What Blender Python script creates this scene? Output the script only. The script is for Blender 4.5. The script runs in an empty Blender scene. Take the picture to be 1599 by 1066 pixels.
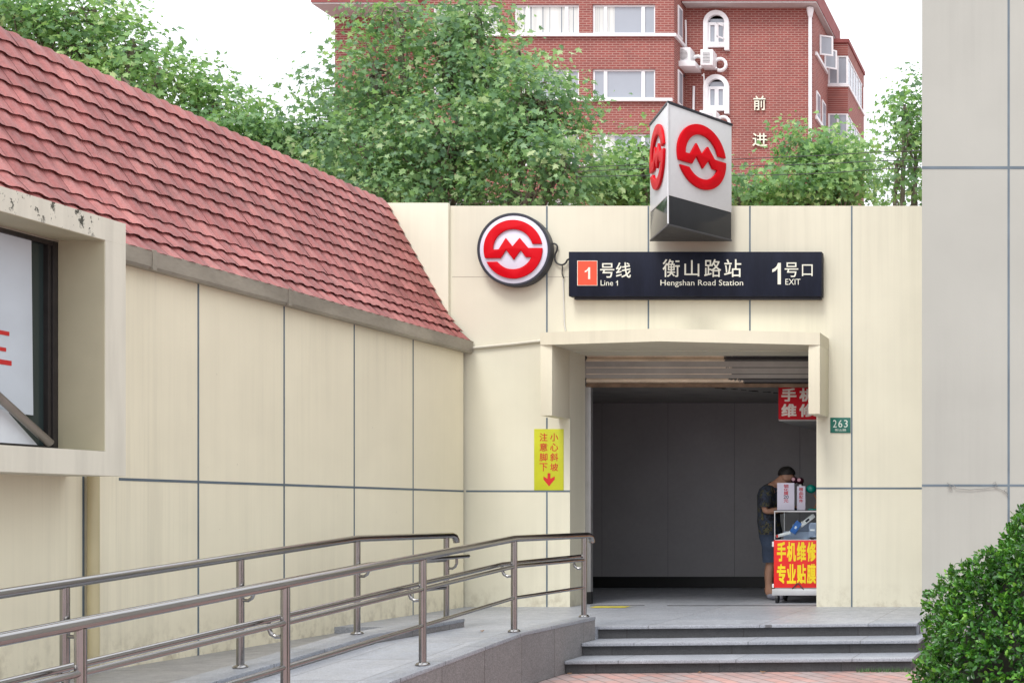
import bpy, bmesh, math, random
import numpy as np
from mathutils import Vector, Matrix
R = math.radians
random.seed(7); RNG = np.random.default_rng(7)
SC = bpy.context.scene
COL = SC.collection
HC = 1.395                       # eye height of the photographer (m)

# ------------------------------------------------------------------ camera
cam_d = bpy.data.cameras.new('camera'); cam = bpy.data.objects.new('camera', cam_d); COL.objects.link(cam)
cam.location = (0, 0, HC); cam.rotation_euler = (R(90), 0, 0)
cam_d.sensor_width = 36; cam_d.lens = 36 * 2000 / 1599
cam_d.shift_x = -(1686 - 799.5) / 1599; cam_d.shift_y = (800 - 533) / 1599
cam_d.clip_start = .1; cam_d.clip_end = 3000
SC.camera = cam

# ------------------------------------------------------------------ sky + sun (bright overcast)
SUN_EL, SUN_AZ = 58, 190         # degrees; azimuth measured clockwise from +Y
w = bpy.data.worlds.new('World'); SC.world = w; w.use_nodes = True
nt = w.node_tree; nt.nodes.clear()
sky = nt.nodes.new('ShaderNodeTexSky'); sky.sky_type = 'NISHITA'; sky.sun_disc = False
sky.sun_elevation = R(SUN_EL); sky.sun_rotation = R(SUN_AZ); sky.dust_density = 3.0; sky.air_density = 1.0
hs = nt.nodes.new('ShaderNodeHueSaturation'); hs.inputs['Saturation'].default_value = .22
mx = nt.nodes.new('ShaderNodeMix'); mx.data_type = 'RGBA'; mx.inputs[0].default_value = .75   # cloud layer veiling the blue

tc = nt.nodes.new('ShaderNodeTexCoord'); sp_ = nt.nodes.new('ShaderNodeSeparateXYZ'); nt.links.new(tc.outputs['Generated'], sp_.inputs[0])
mr_ = nt.nodes.new('ShaderNodeMapRange'); mr_.inputs[1].default_value = 0; mr_.inputs[2].default_value = 1; mr_.inputs[3].default_value = .66; mr_.inputs[4].default_value = 1.36
nt.links.new(sp_.outputs[2], mr_.inputs[0])                      # an overcast sky is brightest overhead
cl = nt.nodes.new('ShaderNodeMix'); cl.data_type = 'RGBA'; cl.blend_type = 'MULTIPLY'; cl.inputs[0].default_value = 1; cl.inputs[6].default_value = (12.4, 12.8, 13.4, 1)
nt.links.new(mr_.outputs[0], cl.inputs[7]); nt.links.new(cl.outputs[2], mx.inputs[7])
bg = nt.nodes.new('ShaderNodeBackground'); bg.inputs['Strength'].default_value = .10
out = nt.nodes.new('ShaderNodeOutputWorld')
nt.links.new(sky.outputs[0], hs.inputs['Color']); nt.links.new(hs.outputs[0], mx.inputs[6])
nt.links.new(mx.outputs[2], bg.inputs['Color']); nt.links.new(bg.outputs[0], out.inputs[0])
sl = bpy.data.lights.new('sun', 'SUN'); sl.energy = 1.35; sl.angle = R(18); sl.color = (1, .965, .91)
so = bpy.data.objects.new('sun', sl); COL.objects.link(so)
sd = Vector((math.sin(R(SUN_AZ)) * math.cos(R(SUN_EL)), math.cos(R(SUN_AZ)) * math.cos(R(SUN_EL)), math.sin(R(SUN_EL))))
so.rotation_euler = sd.to_track_quat('Z', 'Y').to_euler(); so.location = (0, -10, 30)
SC.view_settings.view_transform = 'Standard'; SC.view_settings.look = 'None'
SC.view_settings.exposure = 0.72; SC.view_settings.gamma = 1
SC.cycles.use_denoising = True
SC.cycles.max_bounces = 8

# ------------------------------------------------------------------ helpers: measuring, meshes, tags
def W(u, v, Y):                  # world point at depth Y that the survey photo shows at pixel (u, v)
    return Vector(((u - 1686) * Y / 2000, Y, HC - (v - 800) * Y / 2000))
def WX(u, Y): return (u - 1686) * Y / 2000
def WZ(v, Y): return HC - (v - 800) * Y / 2000

def tag(o, label, cat, group=None):
    o['label'] = label; o['category'] = cat
    if group: o['group'] = group
    return o
def thing(name, loc, label, cat, group=None):
    o = bpy.data.objects.new(name, None); o.location = loc; o.empty_display_size = .1
    COL.objects.link(o); return tag(o, label, cat, group)
def origin(o):
    v = Vector((0, 0, 0))
    while o: v = v + o.location; o = o.parent
    return v

class MB:
    """collects shapes in world coordinates"""
    def __init__(s): s.v = []; s.f = []; s.m = []; s.mi = 0; s.attr = None
    def add(s, vs, fs):
        b = len(s.v); s.v += [tuple(p) for p in vs]
        for f in fs: s.f.append(tuple(b + i for i in f)); s.m.append(s.mi)
        return s
    def box(s, x0, x1, y0, y1, z0, z1):
        x0, x1 = min(x0, x1), max(x0, x1); y0, y1 = min(y0, y1), max(y0, y1); z0, z1 = min(z0, z1), max(z0, z1)
        return s.add([(x0,y0,z0),(x1,y0,z0),(x1,y1,z0),(x0,y1,z0),(x0,y0,z1),(x1,y0,z1),(x1,y1,z1),(x0,y1,z1)],
            [(0,3,2,1),(4,5,6,7),(0,1,5,4),(1,2,6,5),(2,3,7,6),(3,0,4,7)])
    def obox(s, c, ax, ay, az):  # oriented box: centre and three half-axis vectors
        c, ax, ay, az = Vector(c), Vector(ax), Vector(ay), Vector(az)
        vs = [c + i*ax + j*ay + k*az for k in (-1, 1) for (i, j) in ((-1,-1),(1,-1),(1,1),(-1,1))]
        return s.add(vs, [(0,3,2,1),(4,5,6,7),(0,1,5,4),(1,2,6,5),(2,3,7,6),(3,0,4,7)])
    def prism(s, pts, d):        # polygon (list of 3-D points) extruded by vector d
        n = len(pts); d = Vector(d); P = [Vector(p) for p in pts]
        return s.add(P + [p + d for p in P], [tuple(range(n))[::-1], tuple(range(n, 2*n))] + [(i, (i+1) % n, n + (i+1) % n, n + i) for i in range(n)])
    def tube(s, path, r, n=14, cap=True, sy=1.0):
        P = [Vector(p) for p in path]; rr = r if isinstance(r, (list, tuple)) else [r] * len(P)
        up = None; rings = []
        for i, p in enumerate(P):
            t = (P[min(i+1, len(P)-1)] - P[max(i-1, 0)]).normalized()
            if up is None: up = t.cross(Vector((0,0,1)) if abs(t.z) < .9 else Vector((1,0,0))).normalized()
            a = (up - t * up.dot(t)).normalized(); b = t.cross(a); up = a
            k = 1.0
            if 0 < i < len(P) - 1:
                c = (P[i]-P[i-1]).normalized().dot((P[i+1]-P[i]).normalized()); k = 1 / max(.5, math.sqrt((1 + c) / 2))
            rings.append([p + (a * math.cos(2*math.pi*j/n) + b * math.sin(2*math.pi*j/n) * sy) * rr[i] * (k if k < 1.05 else 1) for j in range(n)])
        vs = [q for ring in rings for q in ring]
        fs = [(i*n+j, i*n+(j+1) % n, (i+1)*n+(j+1) % n, (i+1)*n+j) for i in range(len(P)-1) for j in range(n)]
        if cap: fs += [tuple(range(n))[::-1], tuple(range((len(P)-1)*n, len(P)*n))]
        return s.add(vs, fs)
    def disc(s, c, axis, prof, n=48): # lathe: list of (radius, offset along axis)
        c = Vector(c); ax = Vector(axis).normalized(); a = ax.orthogonal().normalized(); b = ax.cross(a)
        vs = [c + ax*o + (a*math.cos(2*math.pi*j/n) + b*math.sin(2*math.pi*j/n))*r for r, o in prof for j in range(n)]
        fs = [(i*n+j, i*n+(j+1) % n, (i+1)*n+(j+1) % n, (i+1)*n+j) for i in range(len(prof)-1) for j in range(n)]
        fs += [tuple(range(n))[::-1], tuple(range((len(prof)-1)*n, len(prof)*n))]
        return s.add(vs, fs)
    def ball(s, c, rx, ry, rz, n=16, m=10):
        c = Vector(c); vs = []; fs = []
        for i in range(m + 1):
            t = math.pi * i / m
            for j in range(n):
                p = 2*math.pi*j/n; vs.append(c + Vector((rx*math.sin(t)*math.cos(p), ry*math.sin(t)*math.sin(p), rz*math.cos(t))))
        for i in range(m):
            for j in range(n): fs.append((i*n+j, (i+1)*n+j, (i+1)*n+(j+1) % n, i*n+(j+1) % n))
        return s.add(vs, fs)
    def build(s, name, mats, parent=None, bevel=0, smooth=True, ang=32, recalc=True, seg=2):
        me = bpy.data.meshes.new(name); o0 = origin(parent) if parent else Vector((0,0,0))
        me.from_pydata([(x-o0.x, y-o0.y, z-o0.z) for x, y, z in s.v], [], s.f)
        mats = mats if isinstance(mats, (list, tuple)) else [mats]
        for m in mats: me.materials.append(m)
        if len(mats) > 1: me.polygons.foreach_set('material_index', s.m)
        if s.attr is not None:
            a = me.attributes.new('rnd', 'FLOAT', 'FACE'); a.data.foreach_set('value', np.array(s.attr, dtype=np.float32))
        if recalc or bevel:
            bm = bmesh.new(); bm.from_mesh(me)
            if recalc: bmesh.ops.remove_doubles(bm, verts=bm.verts, dist=1e-5); bmesh.ops.recalc_face_normals(bm, faces=bm.faces)
            if bevel:
                es = [e for e in bm.edges if len(e.link_faces) == 2 and e.calc_face_angle(0) > R(30)]
                bmesh.ops.bevel(bm, geom=es, offset=bevel, segments=seg, affect='EDGES', profile=.6, clamp_overlap=True)
            bm.to_mesh(me); bm.free()
        if smooth:
            me.shade_smooth(); me.set_sharp_from_angle(angle=R(ang))
        me.update()
        o = bpy.data.objects.new(name, me); COL.objects.link(o)
        if parent: o.parent = parent
        return o

def fast_mesh(name, verts, loops, sizes, mat, parent, rnd=None):
    """big meshes from numpy arrays"""
    o0 = origin(parent) if parent else Vector((0,0,0))
    me = bpy.data.meshes.new(name); me.vertices.add(len(verts)); me.loops.add(len(loops)); me.polygons.add(len(sizes))
    me.vertices.foreach_set('co', (verts - np.array(o0)).astype(np.float32).ravel())
    me.loops.foreach_set('vertex_index', loops.astype(np.int32))
    st = np.concatenate([[0], np.cumsum(sizes)[:-1]]).astype(np.int32)
    me.polygons.foreach_set('loop_start', st)
    me.materials.append(mat)
    if rnd is not None:
        a = me.attributes.new('rnd', 'FLOAT', 'FACE'); a.data.foreach_set('value', rnd.astype(np.float32))
    me.update(calc_edges=True); me.validate()
    o = bpy.data.objects.new(name, me); COL.objects.link(o); o.parent = parent
    return o

_txt = {}
def text2d(body, bold=0.0):
    if (body, bold) in _txt: return _txt[(body, bold)]
    c = bpy.data.curves.new('lettering', 'FONT'); c.body = body; c.offset = bold; c.resolution_u = 3
    o = bpy.data.objects.new('lettering', c); COL.objects.link(o); bpy.context.view_layer.update()
    me = bpy.data.meshes.new_from_object(o.evaluated_get(bpy.context.evaluated_depsgraph_get()))
    bm = bmesh.new(); bm.from_mesh(me); bmesh.ops.remove_doubles(bm, verts=bm.verts, dist=1e-4)
    vs = [(v.co.x, v.co.y) for v in bm.verts]; bm.verts.index_update(); fs = [tuple(v.index for v in f.verts) for f in bm.faces]
    bd = [(e.verts[0].index, e.verts[1].index) for e in bm.edges if len(e.link_faces) == 1]
    bm.free(); bpy.data.objects.remove(o); bpy.data.curves.remove(c); bpy.data.meshes.remove(me)
    _txt[(body, bold)] = (vs, fs, bd); return _txt[(body, bold)]
def split_boxes(mb, name, mat, parent):
    for i in range(len(mb.v)//8):
        q = MB(); q.add(mb.v[8*i:8*i+8], [(0,3,2,1),(4,5,6,7),(0,1,5,4),(1,2,6,5),(2,3,7,6),(3,0,4,7)]); q.build(name, mat, parent, smooth=False)
class Plane:
    """flat sign face: origin, right vector, up vector; normal = right x up (towards the reader)"""
    def __init__(s, o, r, u): s.o, s.r, s.u = Vector(o), Vector(r).normalized(), Vector(u).normalized(); s.n = s.r.cross(s.u)
    def p(s, a, b, c=0): return s.o + s.r*a + s.u*b + s.n*c
ONE = [(.62,0),(1,0),(1,1),(.66,1),(.52,.86),(.30,.76),(0,.70),(0,.56),(.34,.62),(.62,.74)]
def put_one(mb, pl, a0, a1, b0, b1, off=.003):
    mb.add([pl.p(a0 + x*(a1-a0), b0 + y*(b1-b0), off) for x, y in ONE], [tuple(range(len(ONE)))])
class LB(MB):
    def __init__(s, parent, mat, name='lettering'): super().__init__(); s.pa, s.mt, s.nm = parent, mat, name
    def flush(s):
        s.build(s.nm, s.mt, s.pa, smooth=False, recalc=False); s.v = []; s.f = []; s.m = []
def put_text(mb, pl, body, a0, a1, b0, b1, off=.003, depth=0.0, bold=0.0, keep=False):
    vs, fs, bd = text2d(body, 0.0)
    if bold > 0:      # heavier strokes: the glyph again, nudged four ways on hair-thin layers
        dx, dy = bold*(a1-a0)/max(1, len(body)), bold*(b1-b0)
        for i, (kx, ky) in enumerate(((1,1),(-1,1),(1,-1),(-1,-1))): put_text(mb, pl, body, a0+kx*dx, a1+kx*dx, b0+ky*dy, b1+ky*dy, off + .00015*(i+1), depth)
    x0 = min(v[0] for v in vs); x1 = max(v[0] for v in vs); y0 = min(v[1] for v in vs); y1 = max(v[1] for v in vs)
    sx = (a1-a0)/(x1-x0); sy = (b1-b0)/(y1-y0)
    P = lambda c: [pl.p(a0 + (x-x0)*sx, b0 + (y-y0)*sy, c) for x, y in vs]
    if depth <= 0: mb.add(P(off), fs); return
    n = len(vs)
    mb.add(P(off) + P(off + depth), [f[::-1] for f in fs] + [tuple(i+n for i in f) for f in fs] + [(a, b, b+n, a+n) for a, b in bd])
def wall_holes(mb, x0, x1, z0, z1, y, t, holes):
    """wall facing -Y at y, thickness t, with rectangular holes (x0,x1,z0,z1) and their reveals"""
    xs = sorted({x0, x1, *[h[0] for h in holes], *[h[1] for h in holes]}); zs = sorted({z0, z1, *[h[2] for h in holes], *[h[3] for h in holes]})
    xs = [a for a in xs if x0 <= a <= x1]; zs = [a for a in zs if z0 <= a <= z1]
    hole = lambda i, k: any(h[0] < (xs[i]+xs[i+1])/2 < h[1] and h[2] < (zs[k]+zs[k+1])/2 < h[3] for h in holes)
    nx, nz = len(xs)-1, len(zs)-1
    solid = [[not hole(i, k) for k in range(nz)] for i in range(nx)]
    S = lambda i, k: 0 <= i < nx and 0 <= k < nz and solid[i][k]
    for i in range(nx):
        for k in range(nz):
            if not solid[i][k]: continue
            a, b, c, d = xs[i], xs[i+1], zs[k], zs[k+1]
            mb.add([(a,y,c),(b,y,c),(b,y,d),(a,y,d)], [(0,1,2,3)]); mb.add([(a,y+t,c),(b,y+t,c),(b,y+t,d),(a,y+t,d)], [(3,2,1,0)])
            if not S(i-1, k): mb.add([(a,y,c),(a,y,d),(a,y+t,d),(a,y+t,c)], [(0,1,2,3)])
            if not S(i+1, k): mb.add([(b,y,c),(b,y,d),(b,y+t,d),(b,y+t,c)], [(3,2,1,0)])
            if not S(i, k-1): mb.add([(a,y,c),(b,y,c),(b,y+t,c),(a,y+t,c)], [(3,2,1,0)])
            if not S(i, k+1): mb.add([(a,y,d),(b,y,d),(b,y+t,d),(a,y+t,d)], [(0,1,2,3)])

# ------------------------------------------------------------------ materials
def nodes(name):
    m = bpy.data.materials.new(name); m.use_nodes = True; t = m.node_tree
    return m, t, t.nodes['Principled BSDF']
def L(t, a, b): t.links.new(a, b)
def pos(t, scale=(1,1,1), rot=(0,0,0)):
    g = t.nodes.new('ShaderNodeNewGeometry'); mp = t.nodes.new('ShaderNodeMapping'); mp.inputs['Scale'].default_value = scale; mp.inputs['Rotation'].default_value = rot
    L(t, g.outputs['Position'], mp.inputs[0]); return mp.outputs[0]
def noise(t, vec, scale, detail=4, rough=.55):
    n = t.nodes.new('ShaderNodeTexNoise'); n.inputs['Scale'].default_value = scale; n.inputs['Detail'].default_value = detail; n.inputs['Roughness'].default_value = rough
    L(t, vec, n.inputs['Vector']); return n.outputs['Fac']
def ramp(t, fac, stops):
    r = t.nodes.new('ShaderNodeValToRGB'); e = r.color_ramp.elements
    for i, (p, c) in enumerate(stops):
        if i >= 2: e.new(p)
        e[i].position = p; e[i].color = (c if isinstance(c, tuple) else (c, c, c)) + (1,) if not (isinstance(c, tuple) and len(c) == 4) else c
    L(t, fac, r.inputs[0]); return r.outputs[0]
def mix(t, a, b, fac, mode='MIX'):
    m = t.nodes.new('ShaderNodeMix'); m.data_type = 'RGBA'; m.blend_type = mode
    for s, i in ((a, 6), (b, 7), (fac, 0)):
        if isinstance(s, (int, float)): m.inputs[i].default_value = s
        elif isinstance(s, tuple): m.inputs[i].default_value = s + (1,) if len(s) == 3 else s
        else: L(t, s, m.inputs[i])
    return m.outputs[2]
def bump(t, b, h, strength, dist=.01):
    n = t.nodes.new('ShaderNodeBump'); n.inputs['Strength'].default_value = strength; n.inputs['Distance'].default_value = dist
    L(t, h, n.inputs['Height']); L(t, n.outputs[0], b.inputs['Normal'])
def pm(name, col, rough=.6, metal=0.0, var=.12, scale=6, stretch=(1,1,1), bmp=0.0, bscale=60, fine=0.0, spec=None):
    m, t, b = nodes(name); b.inputs['Roughness'].default_value = rough; b.inputs['Metallic'].default_value = metal
    if spec is not None: b.inputs['Specular IOR Level'].default_value = spec
    p = pos(t, stretch); c = ramp(t, noise(t, p, scale), [(.25, 1-var), (.75, 1+var*.4)])
    col2 = mix(t, col, c, 1.0, 'MULTIPLY')
    if fine: col2 = mix(t, col2, ramp(t, noise(t, p, scale*12, 3), [(.3, 1-fine), (.7, 1+fine*.3)]), 1.0, 'MULTIPLY')
    L(t, col2, b.inputs['Base Color'])
    L(t, ramp(t, noise(t, p, scale*1.7), [(.2, rough*.85), (.8, min(1, rough*1.15))]), b.inputs['Roughness'])
    if bmp: bump(t, b, noise(t, pos(t), bscale, 3), bmp)
    return m
def cream(name, col, streak=.10, dirt=True, stain=(.30,.25,.17)):
    """painted panel wall: fine vertical rain streaks, faint blotches, scuffs low down"""
    m, t, b = nodes(name); b.inputs['Roughness'].default_value = .62
    p = pos(t, (1, 1, .035)); s1 = ramp(t, noise(t, p, 11, 3, .6), [(.34, 1-streak), (.56, 1.0)])
    p2 = pos(t, (1, 1, .02)); s2 = ramp(t, noise(t, p2, 34, 3), [(.33, 1-streak*.55), (.52, 1.0)])
    bl = ramp(t, noise(t, pos(t), 1.1, 4), [(.3, .94), (.7, 1.03)])
    wh = ramp(t, noise(t, pos(t, (1,1,.5)), .55, 2), [(.42, .85), (.62, 0.0)])   # streaks come in patches
    s1 = mix(t, s1, (1.0,1.0,1.0), wh); s2 = mix(t, s2, (1.0,1.0,1.0), wh)
    c = mix(t, mix(t, mix(t, col, s1, 1.0, 'MULTIPLY'), s2, 1.0, 'MULTIPLY'), bl, 1.0, 'MULTIPLY')
    if dirt:
        g = t.nodes.new('ShaderNodeNewGeometry'); sx = t.nodes.new('ShaderNodeSeparateXYZ'); L(t, g.outputs['Position'], sx.inputs[0])
        mr = t.nodes.new('ShaderNodeMapRange'); mr.inputs[1].default_value = .28; mr.inputs[2].default_value = .62; mr.inputs[3].default_value = 1; mr.inputs[4].default_value = 0
        L(t, sx.outputs[2], mr.inputs[0])
        nz = ramp(t, noise(t, pos(t, (1,1,.8)), 7, 6, .7), [(.47, 0.0), (.68, 1.0)])
        f = t.nodes.new('ShaderNodeMath'); f.operation = 'MULTIPLY'; L(t, mr.outputs[0], f.inputs[0]); L(t, nz, f.inputs[1])
        f2 = t.nodes.new('ShaderNodeMath'); f2.operation = 'MULTIPLY'; L(t, f.outputs[0], f2.inputs[0]); f2.inputs[1].default_value = .8
        c = mix(t, c, stain, f2.outputs[0])
        sp = ramp(t, noise(t, pos(t), 21, 2), [(.76, 0.0), (.79, .35)])
        c = mix(t, c, (.42,.36,.26), sp)
    L(t, c, b.inputs['Base Color']); bump(t, b, noise(t, pos(t), 45, 4), .06)
    return m
def granite(name, col, joint=None, rough=.45, axes='XY', var=.1):
    """speckled grey stone, optionally with slab joints (width, height, axes)"""
    m, t, b = nodes(name)
    sp = ramp(t, noise(t, pos(t), 190, 2, .7), [(.36, .52), (.50, 1.0), (.66, 1.32)])
    sp2 = ramp(t, noise(t, pos(t), 70, 2), [(.35, .86), (.65, 1.08)])
    bl = ramp(t, noise(t, pos(t), 2.2, 5), [(.3, 1-var), (.7, 1+var)])
    c = mix(t, mix(t, mix(t, col, sp, 1.0, 'MULTIPLY'), sp2, 1.0, 'MULTIPLY'), bl, 1.0, 'MULTIPLY')
    if joint:
        g = t.nodes.new('ShaderNodeNewGeometry'); sx = t.nodes.new('ShaderNodeSeparateXYZ'); cx = t.nodes.new('ShaderNodeCombineXYZ')
        L(t, g.outputs['Position'], sx.inputs[0]); L(t, sx.outputs['XYZ'.index(axes[0])], cx.inputs[0]); L(t, sx.outputs['XYZ'.index(axes[1])], cx.inputs[1])
        br = t.nodes.new('ShaderNodeTexBrick'); br.offset = joint[3] if len(joint) > 3 else 0; br.inputs['Scale'].default_value = 1
        br.inputs['Brick Width'].default_value = joint[0]; br.inputs['Row Height'].default_value = joint[1]; br.inputs['Mortar Size'].default_value = joint[2]
        br.inputs['Color1'].default_value = (1,1,1,1); br.inputs['Color2'].default_value = (.84,.86,.88,1); br.inputs['Mortar'].default_value = (.35,.33,.32,1); br.inputs['Mortar Smooth'].default_value = .2
        L(t, cx.outputs[0], br.inputs['Vector']); c = mix(t, c, br.outputs['Color'], 1.0, 'MULTIPLY')
    L(t, c, b.inputs['Base Color']); L(t, ramp(t, noise(t, pos(t), 9, 4), [(.3, rough*.75), (.7, rough*1.25)]), b.inputs['Roughness'])
    bump(t, b, noise(t, pos(t), 160, 2), .08, .004)
    return m
def brickmat(name, c1, c2, mortar, bw, rh, ms, axes, rot=0, rough=.8, var=.25):
    m, t, b = nodes(name)
    g = t.nodes.new('ShaderNodeNewGeometry'); sx = t.nodes.new('ShaderNodeSeparateXYZ'); cx = t.nodes.new('ShaderNodeCombineXYZ')
    L(t, g.outputs['Position'], sx.inputs[0]); L(t, sx.outputs['XYZ'.index(axes[0])], cx.inputs[0]); L(t, sx.outputs['XYZ'.index(axes[1])], cx.inputs[1])
    mp = t.nodes.new('ShaderNodeMapping'); mp.inputs['Rotation'].default_value = (0, 0, rot); L(t, cx.outputs[0], mp.inputs[0])
    br = t.nodes.new('ShaderNodeTexBrick'); br.inputs['Scale'].default_value = 1; br.inputs['Brick Width'].default_value = bw; br.inputs['Row Height'].default_value = rh
    br.inputs['Mortar Size'].default_value = ms; br.inputs['Color1'].default_value = c1 + (1,); br.inputs['Color2'].default_value = c2 + (1,); br.inputs['Mortar'].default_value = mortar + (1,)
    L(t, mp.outputs[0], br.inputs['Vector'])
    c = mix(t, br.outputs['Color'], ramp(t, noise(t, pos(t), 1.3, 6), [(.3, 1-var), (.7, 1+var*.5)]), 1.0, 'MULTIPLY')
    L(t, c, b.inputs['Base Color']); b.inputs['Roughness'].default_value = rough
    iv = t.nodes.new('ShaderNodeMath'); iv.operation = 'SUBTRACT'; iv.inputs[0].default_value = 1; L(t, br.outputs['Fac'], iv.inputs[1])
    bump(t, b, iv.outputs[0], .4, .006)
    return m
def leafmat(name, stops, rough=.45, trans=.35, tcol=(.25,.42,.06)):
    m, t, b = nodes(name)
    a = t.nodes.new('ShaderNodeAttribute'); a.attribute_name = 'rnd'
    c = ramp(t, a.outputs['Fac'], stops); L(t, c, b.inputs['Base Color']); b.inputs['Roughness'].default_value = rough
    tr = t.nodes.new('ShaderNodeBsdfTranslucent'); L(t, mix(t, c, tcol, .5), tr.inputs['Color'])
    ms = t.nodes.new('ShaderNodeMixShader'); ms.inputs[0].default_value = trans
    L(t, b.outputs[0], ms.inputs[1]); L(t, tr.outputs[0], ms.inputs[2]); L(t, ms.outputs[0], t.nodes['Material Output'].inputs[0])
    return m
def glassy(name, col, rough=.05):
    return pm(name, col, rough, var=.06, scale=.8, spec=.6)

M_cream = cream('cream_paint', (.665,.635,.51), streak=.065)
M_cream_left = cream('cream_paint_streaked', (.80,.74,.565), streak=.10)
M_grey_wall = cream('pale_grey_paint', (.375,.378,.345), streak=.03, dirt=True, stain=(.4,.37,.32))
M_canopy = cream('canopy_paint', (.66,.615,.48), streak=.06, dirt=False)
M_joint = pm('blue_grey_sealant', (.125,.165,.20), .6, var=.3, scale=3)
M_gran = granite('granite_slab', (.32,.332,.365), (1.0, .6, .004), axes='XY')
M_gran_dark = granite('granite_riser', (.05,.05,.053), (1.05, 5, .004), axes='XZ', rough=.6)
M_gran_clad = granite('granite_cladding', (.235,.222,.222), (.64, 5, .004), axes='YZ', rough=.6)
M_gran_strip = granite('granite_verge', (.27,.265,.27), (1.0, 1.2, .004), axes='YX')
M_brick_pave = brickmat('brick_pavers', (.42,.235,.205), (.335,.27,.265), (.12,.10,.095), .22, .11, .005, 'XY', rot=R(52), var=.3)
M_brick_wall = brickmat('red_brick', (.265,.062,.05), (.21,.048,.042), (.36,.20,.17), .33, .104, .018, 'XZ', var=.12)
M_brick_side = brickmat('red_brick_side', (.26,.062,.05), (.205,.048,.042), (.35,.195,.165), .33, .104, .018, 'YZ', var=.12)
M_eave = pm('red_eave_tiles', (.25,.06,.056), .7, var=.2, scale=2)
M_soffit = pm('grey_soffit', (.52,.50,.50), .8, var=.08)
M_white_pvc = pm('white_window_frame', (.80,.80,.82), .4, var=.06, scale=2)
M_white = pm('white_paint', (.78,.78,.80), .5, var=.08, scale=4)
M_pane = glassy('window_glass', (.14,.17,.21), .06)
M_curtain = pm('pale_curtain', (.62,.64,.62), .9, var=.2, scale=1.2, stretch=(4,1,.1))
M_steel = pm('brushed_steel', (.34,.332,.33), .17, 1.0, var=.10, scale=2, fine=.03)
M_gutter = pm('gutter_metal', (.36,.325,.27), .5, .25, var=.35, scale=1.6, stretch=(1,1,3), fine=.1)
M_black = pm('black_plastic', (.02,.02,.022), .45)
M_dkframe = pm('dark_window_frame', (.045,.04,.04), .5, .4, var=.3, scale=8)
M_navy = pm('navy_sign_panel', (.011,.014,.028), .55, spec=.15, var=.35, scale=9, stretch=(1,1,.15), fine=.15)
M_letter = pm('sign_lettering', (.72,.72,.62), .5, var=.05)
M_red = pm('red_acrylic', (.56,.001,.008), .45, var=.05, spec=.15)
M_orange = pm('orange_red_square', (.78,.075,.03), .4, var=.05)
M_face = pm('lilac_white_acrylic', (.66,.65,.76), .35, var=.05)
M_prism = pm('grey_white_panel', (.62,.63,.65), .32, var=.05, scale=2, fine=.03)
M_band = pm('dark_gloss_band', (.03,.032,.036), .12, var=.15, scale=3, spec=.3)
M_rim = pm('dark_metal_rim', (.035,.038,.05), .4, .3)
M_yellow = pm('yellow_sign', (.52,.53,.02), .45, var=.1, scale=7)
M_signred = pm('sign_red_paint', (.55,.02,.02), .5)
M_green = pm('green_enamel', (.008,.135,.10), .3, var=.15, scale=30)
M_banner = pm('red_banner', (.75,.018,.014), .45, var=.1, scale=10)
M_dkred = pm('crimson_sign', (.50,.004,.014), .6, var=.08, spec=.2)
M_ylw_txt = pm('yellow_lettering', (.85,.66,.01), .5)
M_shutter = pm('shutter_metal', (.80,.66,.51), .6, 0.0, var=.35, scale=2.5, stretch=(1,1,4), fine=.12)
M_room = pm('interior_grey_tile', (.30,.29,.305), .45, var=.12, scale=1.5, fine=.05)
M_room_ceil = pm('interior_ceiling', (.34,.32,.30), .8, var=.25, scale=3)
M_skirt = pm('black_skirting', (.012,.012,.013), .4)
M_bark = pm('plane_bark', (.20,.17,.13), .9, var=.5, scale=5, bmp=.4, bscale=14)

# shutter: a dark grey paint patch with a ragged edge near the upper right corner
t = M_shutter.node_tree; b = t.nodes['Principled BSDF']
src = b.inputs['Base Color'].links[0].from_socket
g = t.nodes.new('ShaderNodeNewGeometry'); sx = t.nodes.new('ShaderNodeSeparateXYZ'); L(t, g.outputs['Position'], sx.inputs[0])
ad = t.nodes.new('ShaderNodeMath'); ad.operation = 'MULTIPLY_ADD'; L(t, noise(t, pos(t, (1,.2,1)), 6, 6, .7), ad.inputs[0]); ad.inputs[1].default_value = .7; ad2 = t.nodes.new('ShaderNodeMath'); ad2.operation = 'MULTIPLY_ADD'; L(t, sx.outputs[2], ad2.inputs[0]); ad2.inputs[1].default_value = .5; L(t, sx.outputs[0], ad2.inputs[2]); L(t, ad2.outputs[0], ad.inputs[2])
L(t, mix(t, src, (.085,.082,.085), ramp(t, ad.outputs[0], [(0, 0), (1, 1)])), b.inputs['Base Color'])
mr = t.nodes.new('ShaderNodeMapRange'); mr.inputs[1].default_value = -2.14; mr.inputs[2].default_value = -2.11; L(t, ad.outputs[0], mr.inputs[0])
rp = [l for l in t.links if l.to_node.type == 'VALTORGB' and l.from_socket == ad.outputs[0]][0]
t.links.remove(rp); L(t, mr.outputs[0], [n for n in t.nodes if n.type == 'VALTORGB' and not n.inputs[0].links][0].inputs[0])

# ------------------------------------------------------------------ ground
mb = MB(); mb.add([(-1500,-1500,0),(1500,-1500,0),(1500,1500,0),(-1500,1500,0)], [(0,1,2,3)])
o = mb.build('ground', M_brick_pave, recalc=False); o['kind'] = 'structure'

YW = 14.286                      # face of the station wall
JX = (-5.686, -2.936)            # door jambs
ZP = .345                        # landing level
ZJ = 1.635                       # horizontal panel joint

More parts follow.
